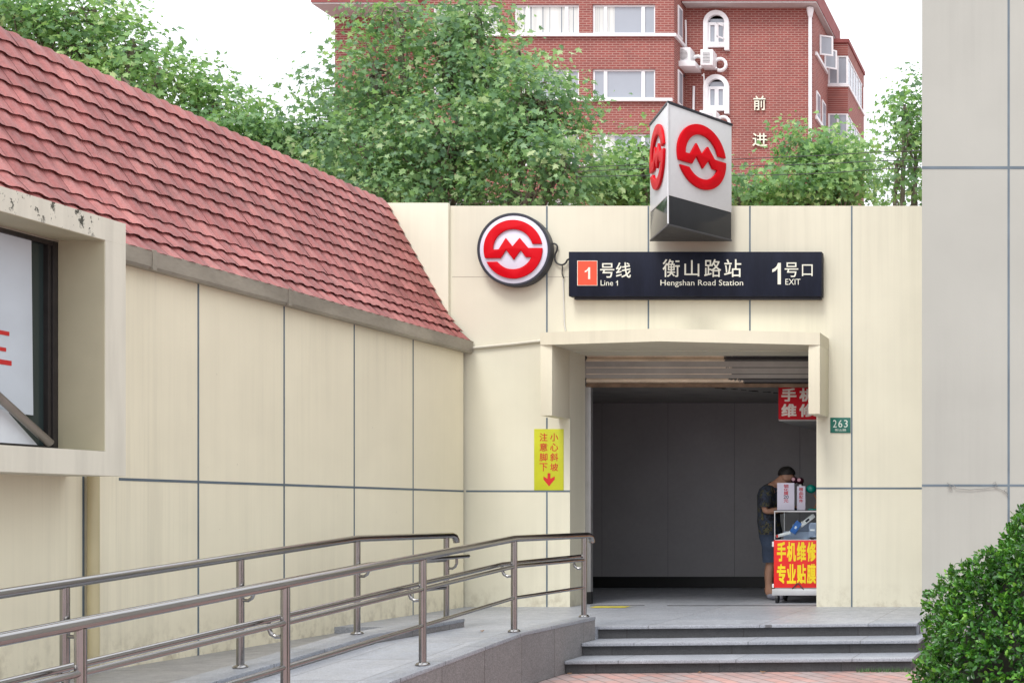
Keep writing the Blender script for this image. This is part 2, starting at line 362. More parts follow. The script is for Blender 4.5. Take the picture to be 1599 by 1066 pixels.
# landing in front of and inside the station
mb = MB()
poly = [(-5.66,10.3),(-4.615,10.3),(-4.615,11.79),(-4.455,11.79),(-4.455,11.93),(-1.545,12.27),(-1.545,18.3),(-11,18.3),(-11,14.2),(-6.88,14.2),(-6.88,11.77),(-5.66,11.77)]
mb.prism([(x, y, -.1) for x, y in poly], (0, 0, .1 + ZP))
o = mb.build('landing_floor', M_gran); o['kind'] = 'structure'
# ramp path
sl_ = .068; y0 = 5.1
zr = lambda y: ZP - max(0, 10.3 - y) * sl_
mb = MB(); mb.prism([(-5.66, 10.3, ZP), (-5.66, y0-1.5, zr(y0-1.5)), (-5.66, y0-1.5, -.4), (-5.66, 10.3, -.4)], (1.045, 0, 0))
o = mb.build('ramp_path', granite('granite_ramp', (.34,.352,.385), (.55, .8, .004), axes='XY', rough=.42)); o['kind'] = 'structure'

# steps
st = thing('stone_steps', (-3, 11.5, 0), 'three grey granite steps with dark risers leading up to the station doorway', 'steps')
for zt, yl, yr in ((.115, 11.07, 11.29), (.23, 11.45, 11.72), (ZP, 11.82, 12.16)):
    xr = -1.47 if zt < ZP else -1.545; xl = -4.455
    back = .62 if zt < ZP else .16
    tr = MB(); top = zt + (.003 if zt == ZP else 0)
    tr.prism([(xl, yl, top-.03), (xr, yr, top-.03), (xr, yr+back, top-.03), (xl, yl+back, top-.03)], (0,0,.03)); tr.build('tread', M_gran, st, bevel=.005)
    ri = MB(); ri.prism([(xl, yl+.03, zt-.116), (xr-.02, yr+.03, zt-.116), (xr-.02, yr+.6, zt-.116), (xl, yl+.6, zt-.116)], (0,0,.085)); ri.build('riser', M_gran_dark, st)

# kerbs beside the ramp
def kerb(name, x0, x1, ztop, yend, label, clad):
    k = thing(name, ((x0+x1)/2, 10.3, 0), label, 'kerb')
    zz = lambda y: ztop - max(0, 10.28 - y) * sl_
    cap = MB(); prof = [(11.79, zz(11.79)), (10.28, zz(10.28)), (yend, zz(yend))]
    P = [(x0, y, z) for y, z in prof] + [(x0, y, z-.03) for y, z in prof[::-1]]
    cap.prism(P, (x1-x0, 0, 0)); cap.build('coping', M_gran, k, bevel=.004)
    bd = MB(); P = [(x0+.006, y, z-.03) for y, z in prof] + [(x0+.006, yend, -.3), (x0+.006, 11.785, -.3)]
    bd.prism(P, (x1-x0-.012, 0, 0)); bd.build('cladding', clad, k)
kerb('granite_kerb', -4.615, -4.455, .44, 4.9, 'long granite clad kerb wall on the step side of the ramp', M_gran_clad)
kerb('granite_kerb', -5.93, -5.66, .422, 5.2, 'low granite kerb along the wall side of the ramp', M_gran_clad)
mb = MB(); mb.box(-6.86, -5.925, 3.5, 11.77, -.1, .288)
o = mb.build('verge_pavement', M_gran_strip); o['kind'] = 'structure'

# ------------------------------------------------------------------ station building
sb = thing('station_entrance', (-4.3, YW, 0), 'cream panelled metro station front with a wide dark doorway', 'building')
mb = MB(); wall_holes(mb, -9.5, -1.0, -.1, WZ(321.5, YW), YW, .44, [(JX[0], JX[1], -.2, WZ(548, YW))]); mb.build('wall', M_cream, sb, smooth=False)
mb = MB(); mb.box(-9.5, WX(703, YW), YW-.045, YW, .3, WZ(318, YW)); mb.build('pilaster', M_cream, sb, bevel=.008)
jt = MB()
for u in (854, 1012.5, 1171, 1330):
    x = WX(u, YW); zb = ZP
    if 1012 < u < 1172 : zb = WZ(520, YW)
    if u == 854: jt.box(x-.009, x+.009, YW-.002, YW+.004, WZ(650, YW), WZ(322, YW)); jt.box(x-.009, x+.009, YW-.002, YW+.004, ZP, WZ(540, YW)-.8)
    else: jt.box(x-.009, x+.009, YW-.002, YW+.004, zb, WZ(322, YW))
jt.box(WX(728, YW), JX[0], YW-.0025, YW+.004, ZJ-.010, ZJ+.010); jt.box(JX[1], -1.2, YW-.0025, YW+.004, ZJ+.022, ZJ+.042)
split_boxes(jt, 'joint', M_joint, sb)
ln = MB(); ln.box(WX(706, YW), WX(888, YW), YW-.001, YW+.004, WZ(432.6, YW), WZ(432, YW)); ln.build('hairline_joint', M_gutter, sb, smooth=False)
# canopy: bent fascia, two hanging cheeks, soffit
YC, YM = 13.80, 13.50; xo0, xo1 = -5.812, -2.800; xm = WX(1029, YM)
z1, z0 = WZ(519, YC), WZ(538.5, YC)
cp = MB()
plan = [(xo0, YW), (xo0, YC), (xm, YM), (xo1, YC), (xo1, YW)]
cp.prism([(x, y, z0) for x, y in plan], (0, 0, z1-z0))
cv = cp.build('canopy', M_canopy, sb, smooth=False)
zc = WZ(646, YC)
for a, b2, z in ((xo0, JX[0], WZ(648.5, YC)), (JX[1]+.012, xo1, zc)):
    c = MB(); c.box(a+.0, b2, YC+.002, YW, z, z0); c.build('cheek', M_canopy, cv, bevel=.004)
# shutter and guides
sh = MB(); zt_, zb_ = WZ(548, 14.75), WZ(603, 14.75)
n_sl = 5; ys = 14.745; hsl = (zt_ - zb_ - .03) / n_sl
pts = []
for i in range(n_sl):
    z = zb_ + .03 + i*hsl
    for k, (dz, dy) in enumerate(((0,.016), (.06,.020), (.12,.004), (.24,-.010), (.42,-.016), (.60,-.014), (.76,-.006), (.88,.004), (.96,.012))): pts.append((z + dz*hsl, ys + dy))
pts.append((zt_, ys))
vs = [(x, y, z) for z, y in pts for x in (JX[0]+.01, JX[1]-.0)] 
sh.add(vs, [(2*i, 2*i+1, 2*i+3, 2*i+2) for i in range(len(pts)-1)])
shu = sh.build('roller_shutter', M_shutter, sb, recalc=False, ang=50)
bb = MB(); bb.box(JX[0]+.01, JX[1], ys-.022, ys+.03, zb_-.012, zb_+.03); bb.build('bottom_bar', pm('rusty_bar', (.20,.13,.085), .7, .2, var=.5, scale=7), shu, bevel=.004)
gd = MB(); gd.box(JX[0]-.02, JX[0]+.062, 14.728, 14.80, ZP+.14, zb_); gd.build('shutter_guide', pm('guide_metal', (.42,.41,.41), .4, .6), sb, bevel=.004)
gd = MB(); gd.box(JX[0]-.02, JX[0]+.062, 14.73, 14.80, ZP, ZP+.14); gd.build('guide_foot', M_skirt, sb)
# hall behind the door: wall, ceiling, skirting
YB = 17.95
rm = MB(); rm.box(-11.2, -.9, YB, YB+.2, ZP-.05, 4.0); rm.box(-11.4, -11, 14.73, YB, ZP-.05, 4.0); rm.box(-1.55, -1.2, 14.73, YB, ZP-.05, 4.0)
rm.build('interior_wall', M_room, sb, smooth=False)
js = MB()
for u in (1043, 1147, 1249, 940): js.box(WX(u, YB)-.004, WX(u, YB)+.004, YB-.003, YB, ZP, 2.94)
js.box(-11, -1.55, YB-.003, YB, 2.925, 2.94); split_boxes(js, 'panel_joint', pm('joint_dark', (.2,.195,.205), .7), sb)
rf = MB(); rf.box(-11.4, -1.0, 14.73, YB+.2, 2.94, 3.14); rf.build('ceiling', M_room_ceil, sb, smooth=False)
rf = MB(); rf.box(-11.4, -1.0, 14.732, YB+.2, 4.3, 4.6); rf.build('roof', M_gutter, sb, smooth=False)
pf = MB()
for i in range(26):
    k = i / 25; x = -4.62 + k*.75 + random.uniform(-.04,.04); y = 15.7 + k*.9 + random.uniform(-.05,.05); r_ = random.uniform(.012,.045)
    pf.disc((x, y, 2.94), (0,0,-1), [(r_, 0), (r_*.8, .004)], 7)
pf.build('peeling_spot', pm('damp_spot', (.03,.028,.026), .9), sb)['kind'] = 'stuff'
sk = MB(); sk.box(-11, -1.55, YB-.02, YB, ZP, ZP+.155); sk.build('skirting', M_skirt, sb)
tk = MB(); tk.box(WX(1043, 14.5), JX[1], 14.46, 14.485, ZP, ZP+.004); tk.box(WX(920, 14.45), WX(1005, 14.45), 14.47, 14.49, ZP, ZP+.004); tk.build('floor_track', M_skirt, sb)

mb = MB(); mb.add([(WX(921,14.15),14.13,ZP+.004),(WX(976,14.13),14.13,ZP+.004),(WX(985,14.36),14.36,ZP+.004),(WX(930,14.36),14.36,ZP+.004)], [(0,1,2,3)])
fl = thing('floor_sticker', (WX(950,14.2), 14.24, ZP), 'worn yellow sticker lying flat on the landing in the doorway', 'floor sticker')
mb.build('sheet', pm('worn_yellow', (.58,.50,.05), .6, var=.5, scale=18), fl, recalc=False)

# ------------------------------------------------------------------ tiled building on the left
XL = -6.85
tb = thing('tiled_building', (-8, 9.5, 0), 'cream building along the ramp with a steep red tiled roof', 'building')
mb = MB(); mb.box(-12, XL, 2.5, YW-.05, -.1, 3.26); mb.build('wall', M_cream_left, tb, smooth=False)
jt = MB()
for u in (130, 309.5, 443.5, 553, 645):
    y = XL*2000/(u-1686); jt.box(XL, XL+.002, y-.009, y+.009, .28, 3.25)
jt.box(XL, XL+.0025, 9.13, YW-.05, ZJ-.011, ZJ+.009); split_boxes(jt, 'joint', M_joint, tb)
# roof tiles
prof = [(-6.775, 3.275), (-7.04, 3.60), (-7.725, 4.86)]
segs = [((prof[i+1][0]-prof[i][0]), (prof[i+1][1]-prof[i][1])) for i in range(2)]; lens = [math.hypot(*s) for s in segs]; LT = sum(lens)
def slope(s):
    s = max(0, s)
    i = 0 if s < lens[0] else 1; q = s - (0 if i == 0 else lens[0]); d = (segs[i][0]/lens[i], segs[i][1]/lens[i])
    return prof[i][0] + d[0]*q, prof[i][1] + d[1]*q, d
NR = 13; rh = LT / NR; TW = .152; rt = MB(); rt.attr = []
tp = [(0, .0), (.10, .003), (.22, .011), (.42, .014), (.60, .011), (.72, .004), (.86, .0), (1.0, .0)]
yA, yE = 4.0, YW-.047
nT = int((yE - yA) / TW) + 1
for r_ in range(NR):
    s0 = r_*rh - (.01 if r_ == 0 else 0); s1 = min(LT, s0 + rh*1.22)
    for k in range(nT):
        yb = yE - (k+1)*TW; j = random.gauss(0, .0012); j2 = random.gauss(0, .0010); tint = random.random()
        if random.random() < .06: tint = random.choice([-.35, 1.3])
        rows = []
        for (s, lift) in ((s0+j2, .026+j), (s0+j2+.034, .003), (s1, .004)):
            x, z, d = slope(s); nx, nz = d[1], -d[0]
            nx, nz = (abs(d[1]), abs(d[0]))
            rows.append([(x + nx*(lift + h*(1 if lift != .003 or s == s1 else 0)), yb + a*TW*.985, z + nz*(lift + h*(1 if lift != .003 or s == s1 else 0))) for a, h in tp])
        n = len(tp); base = len(rt.v)
        order = [rows[1], rows[0], rows[2]]
        rt.v += [q for row in order for q in row]
        for a in range(2):
            for i in range(n-1): rt.f.append((base+a*n+i, base+a*n+i+1, base+(a+1)*n+i+1, base+(a+1)*n+i)); rt.m.append(0); rt.attr.append(tint)
M_tile, t, b = nodes('red_clay_tile')
a = t.nodes.new('ShaderNodeAttribute'); a.attribute_name = 'rnd'
c = ramp(t, a.outputs['Fac'], [(0, (.27,.076,.07)), (.5, (.33,.10,.092)), (1, (.385,.135,.122))])
c = mix(t, c, ramp(t, noise(t, pos(t), 3.2, 6, .7), [(.32, .62), (.62, 1.08)]), 1.0, 'MULTIPLY')
c = mix(t, c, ramp(t, noise(t, pos(t), 60, 3), [(.3, .82), (.7, 1.08)]), 1.0, 'MULTIPLY')
lich = ramp(t, noise(t, pos(t), 6, 6, .7), [(.60, 0), (.80, .5)]); c = mix(t, c, (.24,.16,.18), lich)
L(t, c, b.inputs['Base Color']); b.inputs['Roughness'].default_value = .55; bump(t, b, noise(t, pos(t), 80, 3), .12)
roof = rt.build('tiled_roof', M_tile, tb, smooth=False, recalc=False)
ud = MB(); ud.prism([(prof[0][0], yA, prof[0][1]), (prof[1][0], yA, prof[1][1]), (prof[2][0], yA, prof[2][1]), (-12, yA, prof[2][1]-.03), (-12, yA, 3.2), (prof[0][0], yA, 3.2)], (0, YW-.05-yA, 0))
ud.build('roof_deck', pm('roof_felt', (.03,.028,.028), .9), tb, smooth=False)
gt = MB(); gt.prism([(-6.86, 2.5, 3.17), (-6.775, 2.5, 3.165), (-6.757, 2.5, 3.185), (-6.752, 2.5, 3.30), (-6.768, 2.5, 3.305), (-6.772, 2.5, 3.20), (-6.86, 2.5, 3.20)], (0, YW-.02-2.5, 0))
gu = gt.build('gutter', M_gutter, tb, smooth=False)
gb = MB()
for u in (452, 240): 
    y = -6.757*2000/(u-1686); gb.box(-6.78, -6.748, y-.02, y+.02, 3.162, 3.309)
split_boxes(gb, 'gutter_bracket', M_gutter, gu)
# downpipe under the bay
yd = 8.83; dp = MB(); dp.tube([(-6.80, yd, .31), (-6.80, yd, 1.66)], .036, 20)
dp.build('downpipe', pm('cream_pipe', (.52,.45,.27), .5, var=.25, scale=2.5, stretch=(1,1,.4)), tb)
# window bay: projecting box frame
XF, XG = -6.45, -6.78; by0, by1 = 5.6, 8.66; bz0, bz1 = 1.64, 3.345; iy1, iz0, iz1 = 8.48, 1.80, 3.197; iy0 = 5.8
M_bay, t, b = nodes('bay_paint')
base = mix(t, (.66,.63,.53), ramp(t, noise(t, pos(t, (1,1,.1)), 12, 4), [(.35, .9), (.6, 1.0)]), 1.0, 'MULTIPLY')
g = t.nodes.new('ShaderNodeNewGeometry'); sx = t.nodes.new('ShaderNodeSeparateXYZ'); L(t, g.outputs['Position'], sx.inputs[0])
mr = t.nodes.new('ShaderNodeMapRange'); mr.inputs[1].default_value = 3.16; mr.inputs[2].default_value = 3.24; L(t, sx.outputs[2], mr.inputs[0])
mr2 = t.nodes.new('ShaderNodeMapRange'); mr2.inputs[1].default_value = 8.48; mr2.inputs[2].default_value = 8.38; L(t, sx.outputs[1], mr2.inputs[0])
sp = ramp(t, noise(t, pos(t, (1,1,.7)), 13, 5, .75), [(.565, 0), (.60, 1)])
f1 = t.nodes.new('ShaderNodeMath'); f1.operation = 'MULTIPLY'; L(t, mr.outputs[0], f1.inputs[0]); L(t, sp, f1.inputs[1])
f2 = t.nodes.new('ShaderNodeMath'); f2.operation = 'MULTIPLY'; L(t, f1.outputs[0], f2.inputs[0]); L(t, mr2.outputs[0], f2.inputs[1])
L(t, mix(t, base, (.06,.06,.045), f2.outputs[0]), b.inputs['Base Color']); b.inputs['Roughness'].default_value = .65; bump(t, b, noise(t, pos(t), 45, 4), .08)
bay = MB()
bay.box(XL, XF, by0, by1, iz1, bz1); bay.box(XL, XF, by0, by1, bz0, iz0); bay.box(XL, XF-.0005, iy1, by1, iz0, iz1); bay.box(XL, XF-.0005, by0, iy0, iz0, iz1)
by = bay.build('window_bay', M_bay, tb, smooth=False)
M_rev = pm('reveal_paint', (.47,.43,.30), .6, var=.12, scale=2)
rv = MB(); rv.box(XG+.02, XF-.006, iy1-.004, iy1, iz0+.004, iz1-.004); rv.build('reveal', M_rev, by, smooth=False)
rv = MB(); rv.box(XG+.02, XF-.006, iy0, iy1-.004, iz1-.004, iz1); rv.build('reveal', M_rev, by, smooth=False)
fr = MB()
fr.box(XG-.03, XG+.02, iy1-.045, iy1, iz0, iz1); fr.box(XG-.03, XG+.02, iy0, iy0+.045, iz0, iz1); fr.box(XG-.03, XG+.019, iy0, iy1, iz1-.045, iz1); fr.box(XG-.03, XG+.019, iy0, iy1, iz0, iz0+.03)
fr.box(XG-.03, XG+.012, iy1-.075, iy1-.05, iz0, iz1)
fr.build('window_frame', M_dkframe, by, bevel=.003)
gl = MB(); gl.box(XG-.04, XG-.02, iy0, iy1, iz0, iz1); gl.build('window_pane', glassy('dark_glass', (.03,.045,.045), .08), by)
PX = Plane((XG+.004, 0, 0), (0,1,0), (0,0,1))
def WXp(u, v, X):                # point on a plane x = X
    y = X*2000/(u-1686); return y, HC - (v-800)*y/2000
M_paper = pm('pale_blue_paper', (.56,.62,.68), .5, var=.12, scale=2)
ps = thing('window_poster', (XG+.003, 7.6, 2.0), 'tall pale blue poster with red strokes behind the bay window', 'poster')
a1, b1 = WXp(49, 375, XG); a0_, b0_ = WXp(52, 648, XG)
q = MB(); q.prism([(XG-.012, iy0+.4, iz1-.05), (XG-.012, iy0+.4, 2.05), (XG-.012, a0_, b0_), (XG-.012, a1, b1)], (.012, 0, 0)); q.build('sheet', M_paper, ps, smooth=False)
q = MB()
for (u, v0_, v1_) in ((14, 515, 521.5), (9, 540, 546), (17.5, 560.5, 568)):
    ya, za = WXp(u, v0_, XG); yb, zb2 = WXp(u, v1_, XG); w_ = .21 if u != 9 else .17
    yc = 7.62 - .03
    q.prism([(XG+.002, 7.52-w_*.9, za+.0), (XG+.002, 7.52-w_*.9, zb2), (XG+.002, yb, zb2-.012), (XG+.002, ya, za-.012)], (.001, 0, 0))
q.box(XG+.002, XG+.003, 7.50-.012, 7.50+.012, WXp(5,567,XG)[1], WXp(5,512,XG)[1]); q.build('red_character', M_signred, ps, smooth=False)
ps2 = thing('window_notice', (XG+.003, 7.7, 1.85), 'white sheet with small black print low in the bay window', 'notice')
a1, b1 = WXp(2, 640, XG); a2, b2 = WXp(55, 693, XG)
q = MB(); q.prism([(XG+.012, iy0+.5, iz0+.42), (XG+.012, iy0+.5, iz0+.034), (XG+.012, a2, iz0+.034), (XG+.012, a1+.02, b1)], (.003, 0, 0)); q.build('sheet', pm('white_paper', (.66,.69,.74), .5, var=.08), ps2, smooth=False)
q = MB(); put_text(q, Plane((XG+.016, 7.66, 1.93), (0,0,-1), (0,1,0)), 'ABHDH', -.07, .05, -.014, .006, off=.0005); q.build('print', M_black, ps2, smooth=False)
br = thing('steel_brace', (XG+.07, 7.9, iz0), 'slanting steel tube braced across the bay window', 'brace')
ya, za = WXp(-40, 585, XG+.07); yb, zb2 = WXp(78, 693, XG+.07)
q = MB(); q.tube([(XG+.07, ya-.9, za+.78), (XG+.07, ya, za), (XG+.07, yb, zb2+.006)], .026, 14); q.build('tube', pm('dull_steel', (.30,.27,.25), .4, .8, var=.2), br)

# ------------------------------------------------------------------ grey building on the right
YR = 12.6
gbd = thing('corner_building', (-.5, YR, 0), 'tall pale grey panelled wall at the right edge beside the steps', 'building')
mb = MB(); mb.box(-1.552, 4.5, YR, 17.5, ZP+.01, 9.5); mb.build('wall', M_grey_wall, gbd, smooth=False)
mb = MB(); mb.box(-1.543, 4.5, 12.33, 17.4, -.1, ZP+.008); mb.build('plinth', granite('plinth_granite', (.25,.245,.25), None, rough=.5), gbd, bevel=.006)
jt = MB()
for v, k in ((262, .014), (757.5, .011)): z = WZ(v, YR); jt.box(-1.552, 4.5, YR-.0025, YR+.003, z-k, z+k)
for x in (WX(1575, YR), WX(1575, YR)+1.7, WX(1575, YR)+3.4): jt.box(x-.011, x+.011, YR-.002, YR+.003, ZP+.01, 9.5)
split_boxes(jt, 'joint', M_joint, gbd)
wr = thing('loose_wire', (WX(1520, YR), YR, WZ(757, YR)), 'thin loose wire tangled along a panel joint of the grey wall', 'wire')
q = MB()
def sw(pts, r_=.0034, Y=YR-.012): q.tube([(WX(u, Y), Y - random.uniform(0,.012), WZ(v, Y)) for u, v in pts], r_, 6)
sw([(1479,753),(1484,758),(1480,762),(1487,764),(1482,755),(1489,757),(1493,762),(1515,764),(1540,762),(1552,760)])
sw([(1550,755),(1554,752),(1557,757),(1552,760),(1562,763),(1572,768),(1574,773),(1568,764),(1573,762)])
q.build('strand', pm('grey_wire', (.22,.22,.21), .6), wr)

# ------------------------------------------------------------------ emblem and signs
def emblem_pts(n=40):
    f = lambda px, py: ((px-392)/220, -(py-432)/220)
    arc = lambda r, a0, a1: [(r*math.cos(R(a0+(a1-a0)*i/n)), r*math.sin(R(a0+(a1-a0)*i/n))) for i in range(n+1)]
    ang = lambda px, py: math.degrees(math.atan2(-(py-432), px-392))
    pts = []
    pts += arc(1.0, ang(605,393), 180+math.degrees(math.atan2(500-432, 392-181)))            # over the top, right gap to left band
    pts += [f(300,499), f(340,437), f(397,511), f(450,440), f(487,492)]
    pts += arc(.68, ang(528,492), -180+math.degrees(math.atan2(-93, 117))*-1 if False else ang(275,525))
    pts += arc(1.0, ang(195,525), ang(612,422))
    pts += [f(505,422), f(442,347), f(388,411), f(338,347), f(285,433)]
    a0 = ang(245,435); a0 = a0 + 360 if a0 < 0 else a0
    pts += arc(.68, a0, ang(540,393))
    return pts
EMB = emblem_pts()
def emblem(mb, pl, a, b, r_, off, depth):
    inset = .965
    mb.prism([pl.p(a + x*r_, b + y*r_, off) for x, y in EMB], pl.n*depth)
# round sign
YD = YW - .115; cu, cvv = 802, 389.5; cX, cZ = WX(cu, YD), WZ(cvv, YD); RD = 57.3*YD/2000
rs = thing('round_metro_sign', (cX, YW, cZ), 'round wall sign with a red raised metro emblem on pale lilac', 'sign')
q = MB(); q.disc((cX, YW, cZ), (0,-1,0), [(RD*.97, 0), (RD, .01), (RD, .112), (RD*.985, .118), (RD*.93, .118), (RD*.925, .108)], 72); q.build('rim', M_rim, rs, ang=40)
q = MB(); q.disc((cX, YW-.10, cZ), (0,-1,0), [(RD*.93, 0), (RD*.93, .010), (RD*.90, .016)], 72); q.build('face', M_face, rs)
q = MB(); emblem(q, Plane((cX, YW-.116, cZ), (1,0,0), (0,0,1)), 0, 0, RD*.80, 0, .022); q.build('emblem', M_red, rs, bevel=.006, smooth=True)
# prism sign
YBK = 14.17; xl_, xr_ = WX(1015, YBK), WX(1142.5, YBK); side = xr_-xl_; YN = YBK - side*.866; xn = (xl_+xr_)/2
zt2, zb2_, zband = 5.688, 4.392, 4.712
pg = thing('prism_metro_sign', (xn, 13.9, zb2_), 'three sided white metro pylon sign with red emblems and dark base band', 'sign')
tri = lambda g: [(xn, YN - g*1.15), (xr_ + g, YBK + g*.58), (xl_ - g, YBK + g*.58)]
q = MB(); q.prism([(x, y, zband) for x, y in tri(0)], (0,0,zt2-.02-zband)); q.build('panel', M_prism, pg, bevel=.005)
q = MB(); q.prism([(x, y, zb2_+.02) for x, y in tri(-.004)], (0,0,zband-zb2_-.02)); q.build('base_band', M_band, pg, bevel=.004)
q = MB(); q.prism([(x, y, zt2-.02) for x, y in tri(.012)], (0,0,.028)); q.build('top_rim', M_rim, pg, bevel=.004)
q = MB(); q.prism([(x, y, zb2_) for x, y in tri(.004)], (0,0,.022)); q.build('underside', pm('sign_underside', (.05,.05,.055), .6), pg, bevel=.004)
q = MB(); q.box(xn-.2, xn+.2, YBK, YW, 4.5, 4.65); q.box(xn-.2, xn+.2, YBK, YW+.2, 4.72, 4.86); q.build('wall_bracket', M_rim, pg)
dl = Vector((xn-xl_, YN-YBK, 0)).normalized(); dr = Vector((xr_-xn, YBK-YN, 0)).normalized()
zc_ = WZ(246, (YN+YBK)/2)
q = MB(); emblem(q, Plane(((xl_+xn)/2, (YN+YBK)/2, zc_), dl, (0,0,1)), 0, 0, .345, .001, .03); q.build('emblem', M_red, pg, bevel=.008)
q = MB(); emblem(q, Plane(((xr_+xn)/2, (YN+YBK)/2, zc_), dr, (0,0,1)), 0, 0, .345, .001, .03); q.build('emblem', M_red, pg, bevel=.008)
q = MB(); e0 = Vector((xn, YN, zband)); q.tube([(xn, YN-.002, zb2_+.02), (xn, YN-.002, zt2-.02)], .009, 8); q.build('corner_strip', M_prism, pg)
# station name sign
YS = YW - .13
ss = thing('station_name_sign', ((WX(888,YS)+WX(1283,YS))/2, YW, WZ(463,YS)), 'long dark station name sign above the doorway with white lettering', 'sign')
S = Plane((0, YS, 0), (1,0,0), (0,0,1))
q = MB(); q.box(WX(888,YS), WX(1283,YS), YS, YW-.02, WZ(462.5,YS), WZ(393,YS)); q.build('panel', M_navy, ss, bevel=.004)
q = MB(); q.box(WX(893,YS), WX(1280,YS), YW-.06, YW, WZ(464,YS)-.012, WZ(462.5,YS)); q.build('mounting_rail', M_rim, ss)
def px_text(mb, pl, Y, body, u0, u1, v0, v1, **k):
    px_text_(mb, pl, Y, body, u0, u1, v0, v1, **k)
    if isinstance(mb, LB): mb.flush()
def px_text_(mb, pl, Y, body, u0, u1, v0, v1, **k):
    if body == '1': put_one(mb, pl, WX(u0,Y), WX(u1,Y), WZ(v1,Y), WZ(v0,Y), k.get('off', .003)); return
    put_text(mb, pl, body, WX(u0,Y), WX(u1,Y), WZ(v1,Y), WZ(v0,Y), **k)
q = MB(); q.box(WX(901.5,YS), WX(933,YS), YS-.004, YS+.01, WZ(446,YS), WZ(407,YS)); q.build('line_square_edge', M_letter, ss, smooth=False)
q = MB(); q.box(WX(902.5,YS), WX(932.3,YS), YS-.006, YS+.01, WZ(445.2,YS), WZ(407.8,YS)); sqr = q.build('line_square', M_orange, ss, smooth=False)
q = LB(ss, M_letter)
px_text(q, S, YS, '1', 913.5, 922, 417.5, 436, off=.0075, bold=.02)
px_text(q, S, YS, '号线', 937.5, 985, 410, 433.5, bold=.008); px_text(q, S, YS, 'Line', 938, 957.5, 437.5, 446); px_text(q, S, YS, '1', 961.8, 965, 438, 446)
px_text(q, S, YS, '衡', 1035, 1061.5, 405, 432.5, bold=.006); px_text(q, S, YS, '山', 1069, 1092, 406.5, 431.5, bold=.006)
px_text(q, S, YS, '路', 1100, 1126, 405, 432.5, bold=.006); px_text(q, S, YS, '站', 1131, 1157.5, 405, 432.5, bold=.006)
px_text(q, S, YS, 'Hengshan Road Station', 1031.5, 1160.5, 437, 448.5)
px_text(q, S, YS, '1', 1206, 1219.5, 410.5, 444, bold=-.005); px_text(q, S, YS, '号', 1225.5, 1246.5, 410, 432.5, bold=.006); px_text(q, S, YS, '口', 1252.5, 1269, 413, 431, bold=.006); px_text(q, S, YS, 'EXIT', 1226.5, 1250, 435.5, 444.5)

# yellow slope warning
YY = YW - .006
ys_ = thing('slope_warning_sign', (WX(857,YY), YW, WZ(765,YY)), 'upright yellow warning sign with red characters and a red down arrow', 'sign')
q = MB(); q.box(WX(834,YY), WX(880,YY), YY, YW, WZ(765,YY), WZ(669.5,YY)); q.build('plate', M_yellow, ys_, bevel=.001)
PYl = Plane((0, YY, 0), (1,0,0), (0,0,1)); q = LB(ys_, M_signred)
for i, c in enumerate('注意脚下'): px_text(q, PYl, YY, c, 842.7, 854.8, 676+i*15.6, 688.3+i*15.6, off=.0012, bold=.012)
for i, c in enumerate('小心斜坡'): px_text(q, PYl, YY, c, 859.3, 871.5, 676+i*15.6, 688.3+i*15.6, off=.0012, bold=.012)
q = MB(); aw = [(855,738.3),(859.6,738.3),(859.6,747),(866.3,743.2),(866.3,748),(857.4,759),(848.6,748),(848.6,743.2),(855,747)]
q.add([PYl.p(WX(u,YY), WZ(v,YY), .0012) for u, v in aw], [tuple(range(len(aw)))]); q.build('arrow', M_signred, ys_, smooth=False)
# house number plate
YN2 = YW - .008
np_ = thing('house_number_plate', (WX(1312,YN2), YW, WZ(676,YN2)), 'small green enamel house number plate 263 right of the doorway', 'sign')
q = MB(); q.box(WX(1296.3,YN2), WX(1328,YN2), YN2, YW, WZ(675.5,YN2), WZ(651.7,YN2)); q.build('plate', M_green, np_, bevel=.002)
PN = Plane((0, YN2, 0), (1,0,0), (0,0,1)); q = LB(np_, pm('plate_white', (.66,.74,.66), .5))
px_text(q, PN, YN2, '2', 1300.8, 1306.6, 655.4, 667); px_text(q, PN, YN2, '6', 1309.2, 1315.4, 655.4, 667); px_text(q, PN, YN2, '3', 1318, 1323.8, 655.4, 667)
px_text(q, PN, YN2, '衡山路', 1303.5, 1321.5, 669, 673)
# cables
ck = thing('black_cable', (WX(872,YW), YW, WZ(400,YW)), 'black cable looping from the round sign to the station name sign', 'cable')
q = MB(); pts = [(862,381),(866,380.5),(870,384),(869.5,391),(867,397),(866.5,405),(870,411),(877,413.5),(883,411),(886,406),(890,404)]
P = [Vector((WX(u,YW-.03), YW-.03, WZ(v,YW-.03))) for u, v in pts]
def smooth_path(P, k=4):
    o = []
    for i in range(len(P)-1):
        a, b, c, d = P[max(i-1,0)], P[i], P[i+1], P[min(i+2,len(P)-1)]
        for j in range(k):
            t = j/k; o.append(.5*((2*b) + (c-a)*t + (2*a-5*b+4*c-d)*t*t + (3*b-a-3*c+d)*t**3))
    return o + [P[-1]]
q.tube(smooth_path(P), .010, 8); q.tube(smooth_path([P[7], P[7]+Vector((.01,0,-.03)), Vector((WX(879,YW),YW-.02,WZ(428,YW))), Vector((WX(882,YW),YW-.02,WZ(435,YW)))]), .006, 6); q.build('strand', M_black, ck)
cd = thing('white_conduit', (WX(881,YW), YW, WZ(515,YW)), 'thin white conduit running down from the cable to the canopy', 'conduit')
q = MB(); q.tube([(WX(880,YW), YW-.01, WZ(436,YW)), (WX(882,YW), YW-.01, WZ(508,YW)), (WX(884,YW), YW-.012, WZ(517,YW))], .007, 8); q.build('pipe', pm('conduit_white', (.62,.61,.58), .5), cd)
cd2 = thing('wall_conduit', (WX(790,YW), YW, WZ(537,YW)), 'slim cream conduit on the wall between the gutter and the canopy', 'conduit')
